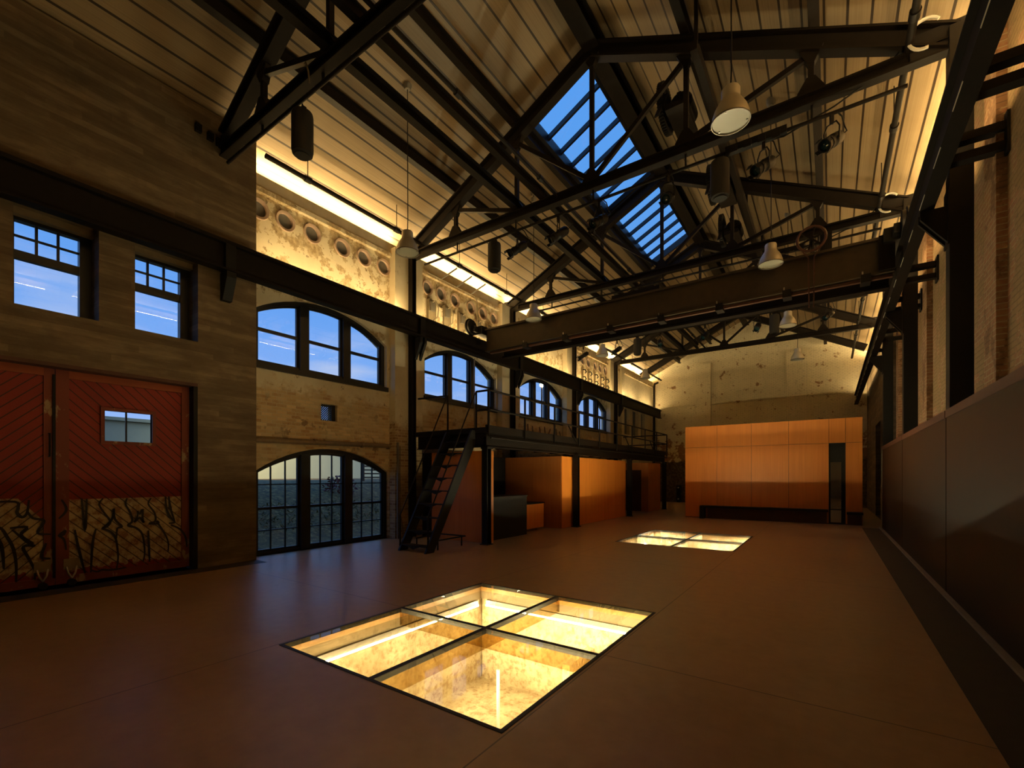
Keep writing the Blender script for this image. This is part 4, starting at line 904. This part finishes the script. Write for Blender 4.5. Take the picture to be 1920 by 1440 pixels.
pit(G1, 1, 'large four-pane glass floor panel lit from below in the foreground', 1.5)
pit(G2, 2, 'smaller looking glowing glass floor panel farther away near the plywood volume', 1.5)
lm = bpy.data.lights.new('added_pit_beam', 'AREA'); lm.energy = 60; lm.shape = 'RECTANGLE'; lm.size = 2.6; lm.size_y = .025; lm.spread = math.radians(60); lm.color = (1, .76, .40); lo = bpy.data.objects.new('added_pit_beam', lm); COL.objects.link(lo); lo.location = (-3.17, 2.492, -.32); lo.rotation_euler = (math.radians(94), 0, 0)  # added lamp without a fixture, strengthens the pit strip's beam onto the plywood
c = thing('pit_conduit', 'pale conduit running down the near floor pit to a small box', 'conduit', (-3.0, 5.0, -1))
MB().tube([(-3.10, 4.18, -.5), (-3.10, 4.18, -1.3)], .02, 8).build('pipe', M['white'], c, True); MB().box(-3.16, -3.04, 4.12, 4.24, -1.42, -1.28).build('box', M['white'], c)
c = thing('pit_valve', 'pale pipe stub with a small red part in the near floor pit', 'valve', (-2.3, 5.4, -1))
MB().tube([(-2.40, 5.4, -1.7), (-2.40, 5.4, -.62), (-2.40, 5.62, -.55)], .05, 10).build('pipe', M['gauge'], c, True); MB().cyl((-2.40, 5.30, -.60), (-2.40, 5.36, -.60), .06).build('cap', M['redlens'], c, True)
MB().box(-2.72, -2.62, 5.0, 5.7, -1.7, -.62).build('baffle', M['pit'], c)

# ------------------------------------------------------------------ outside
gm = MB(); nx, ny = 22, 60; 
for i in range(nx + 1):
    for j in range(ny + 1):
        d = i / nx; x = -10.36 - 40 * d ** 1.8; y = -25 + 75 * j / ny
        z = -.05 + min(1.55, max(0, (-x - 11.2)) * .32) + (random.uniform(-.04, .04) if i > 2 else 0)
        gm.v.append((x, y, z))
for i in range(nx):
    for j in range(ny): a = i * (ny + 1) + j; gm.f.append((a, a + 1, a + ny + 2, a + ny + 1))
tag(gm.build('ground', M['bank'], None, True), kind='structure')
pl = MB()
for k in range(2600):
    x = -12.0 - random.random() * 1.95; y = random.uniform(3, 22); z = -.05 + min(1.55, max(0, (-x - 11.2)) * .32); h = random.uniform(.03, .10)
    a = random.uniform(0, 2 * PI); w = random.uniform(.01, .022); dx, dy = math.cos(a), math.sin(a); lx, ly = random.uniform(-.12, .12), random.uniform(-.12, .12)
    pl.add([(x - dx * w, y - dy * w, z), (x + dx * w, y + dy * w, z), (x + dx * w * .6 + lx, y + dy * w * .6 + ly, z + h), (x + lx * 1.6, y + ly * 1.6, z + h * 1.25), (x - dx * w * .6 + lx, y - dy * w * .6 + ly, z + h)], [(0, 1, 2, 3, 4)])
tag(pl.build('undergrowth', M['leafy']), 'low plants covering the bank outside the arched doors', 'undergrowth', None, 'stuff')
hs = thing('house', 'pale yellow building beyond the grass bank outside', 'building', (-34, 20, 0))
MB().box(-40, -34, 14.5, 36, 0, 4.8).build('wall', M['house'], hs)
MB().prof((-37, 14.2, 0), (-37, 36.3, 0), [(-3.6, 4.8), (3.6, 4.8), (0, 5.8)]).build('roof', M['houseroof'], hs)
lm = bpy.data.lights.new('yard_lamp', 'AREA'); lm.energy = 520; lm.size = 6; lm.size_y = .5; lm.shape = 'RECTANGLE'; lm.color = (1, .86, .52); lo = bpy.data.objects.new('yard_lamp', lm); COL.objects.link(lo); lo.location = (-27.5, 14, 7.5); lo.rotation_euler = (0, math.radians(52), 0)
h2 = thing('shed', 'grey-green building outside seen through the small pane of the red door', 'building', (-30, 5, 0))
MB().box(-36, -30, -14, 13.5, 0, 4.55).build('wall', M['houseroof'], h2); MB().box(-36.2, -29.8, -14.2, 13.7, 4.55, 4.72).build('roof', M['houseroof'], h2)
fn = thing('slat_fence', 'dark horizontal slat fence outside behind the plants', 'fence', (-17.5, 14.5, 1.5))
for k in range(6): MB().box(-17.55, -17.5, 13.2, 18.5, 1.62 + k * .17, 1.68 + k * .17).build('slat', M['bark'], fn)
for y in (13.2, 14.9, 16.6, 18.4): MB().box(-17.5, -17.42, y, y + .07, 1.4, 2.62).build('post', M['bark'], fn)
def bush(name, c, r, mat, label, n=260):
    b = MB()
    for k in range(n):
        a, e = random.uniform(0, 2 * PI), math.acos(random.uniform(-.2, 1)); rr = r * random.uniform(.5, 1)
        p = Vector((c[0] + rr * math.sin(e) * math.cos(a), c[1] + rr * math.sin(e) * math.sin(a), c[2] + rr * math.cos(e) * 1.1)); u = Vector((random.gauss(0, 1), random.gauss(0, 1), random.gauss(0, 1))).normalized() * .07; w = u.orthogonal().normalized() * .035
        b.add([p - u, p + w, p + u, p - w], [(0, 1, 2, 3)])
    return b
t = thing('shrub', 'reddish shrub on the bank seen through the middle arched door panes', 'shrub', (-14.8, 10.2, 1.0))
bush('', (-14.8, 10.2, 1.15), .62, None, '').build('foliage', M['leafr'], t); MB().tube([(-14.8, 10.2, .9), (-14.8, 10.2, 1.4)], .02, 6).build('stem', M['bark'], t)
for i, (y, l) in enumerate(((14.6, 'slim tree outside, first beside the slat fence'), (16.6, 'slim tree outside, second beside the slat fence'))):
    t = thing('young_tree', l, 'tree', (-15.5, y, 1.3))
    MB().tube([(-15.5, y, 1.2), (-15.45, y + .05, 2.6), (-15.5, y, 4.2)], .06, 7).build('trunk', M['bark'], t, True)
    bush('', (-15.5, y, 3.9), 1.0, None, '', 320).build('crown', M['leafy'], t)
t = thing('street_lamp', 'bright lamp outside shining through the third arched window', 'street lamp', (-14, 23.2, 1.4))
MB().tube([(-14, 23.21, 1.0), (-14, 23.21, 7.0)], .05, 8).build('post', M['steel'], t, True)
MB().lathe([(0, -.12), (.09, -.08), (.12, 0), (.09, .08), (0, .12)], (-14, 23.21, 7.09), n=16).build('lamp_head', M['lampw'], t, True)

# ------------------------------------------------------------------ sky
w = bpy.data.worlds.new('dusk'); scn.world = w; w.use_nodes = True; nt = w.node_tree; bg = nt.nodes['Background']
tc = nt.nodes.new('ShaderNodeTexCoord'); sx = nt.nodes.new('ShaderNodeSeparateXYZ'); nt.links.new(tc.outputs['Generated'], sx.inputs[0])
rp = nt.nodes.new('ShaderNodeValToRGB'); e = rp.color_ramp.elements; e[0].position = 0; e[0].color = (.42, .58, .95, 1); e[1].position = .9; e[1].color = (.09, .33, .86, 1)
for p, c in ((.18, (.26, .48, .95)), (.32, (.155, .40, .92)), (.5, (.115, .37, .87))): x = e.new(p); x.color = (*c, 1)
nt.links.new(sx.outputs[2], rp.inputs[0])
nz = nt.nodes.new('ShaderNodeTexNoise'); nz.inputs['Scale'].default_value = 3.2; nz.inputs['Detail'].default_value = 6
mp = nt.nodes.new('ShaderNodeMapping'); mp.inputs['Scale'].default_value = (1, 1, 5); nt.links.new(tc.outputs['Generated'], mp.inputs[0]); nt.links.new(mp.outputs[0], nz.inputs['Vector'])
cr_ = nt.nodes.new('ShaderNodeValToRGB'); cr_.color_ramp.elements[0].position = .53; cr_.color_ramp.elements[1].position = .70; nt.links.new(nz.outputs[0], cr_.inputs[0])
fd = nt.nodes.new('ShaderNodeMath'); fd.operation = 'MULTIPLY_ADD'; fd.use_clamp = True; nt.links.new(sx.outputs[2], fd.inputs[0]); fd.inputs[1].default_value = -3.; fd.inputs[2].default_value = 1.25
ml = nt.nodes.new('ShaderNodeMath'); ml.operation = 'MULTIPLY'; nt.links.new(cr_.outputs[0], ml.inputs[0]); nt.links.new(fd.outputs[0], ml.inputs[1])
m2 = nt.nodes.new('ShaderNodeMath'); m2.operation = 'MULTIPLY'; nt.links.new(ml.outputs[0], m2.inputs[0]); m2.inputs[1].default_value = .8
mx = nt.nodes.new('ShaderNodeMix'); mx.data_type = 'RGBA'; nt.links.new(m2.outputs[0], mx.inputs[0]); nt.links.new(rp.outputs[0], mx.inputs[6]); mx.inputs[7].default_value = (.72, .74, .82, 1)
nt.links.new(mx.outputs[2], bg.inputs[0]); bg.inputs[1].default_value = .55

# ------------------------------------------------------------------ camera
cam = bpy.data.cameras.new('camera'); co = bpy.data.objects.new('camera', cam); COL.objects.link(co)
co.location = (0, 0, 1.7); co.rotation_euler = (PI / 2, 0, math.radians(34.83))
cam.sensor_fit = 'HORIZONTAL'; cam.sensor_width = 36; cam.lens = 857.5 / 1920 * 36; cam.shift_y = (893 - 720) / 1920; cam.clip_start = .05; cam.clip_end = 300
scn.camera = co
for o in bpy.data.objects:
    if '_o' in o.keys(): del o['_o']
scn.view_settings.view_transform = 'Standard'; scn.view_settings.look = 'None'; scn.view_settings.gamma = 1; scn.view_settings.exposure = 0.92; scn.view_settings.use_curve_mapping = False
scn.cycles.use_denoising = True; scn.cycles.max_bounces = 10; scn.cycles.diffuse_bounces = 6; scn.cycles.glossy_bounces = 5; scn.cycles.transparent_max_bounces = 16; scn.cycles.sample_clamp_indirect = 4; scn.cycles.caustics_reflective = False
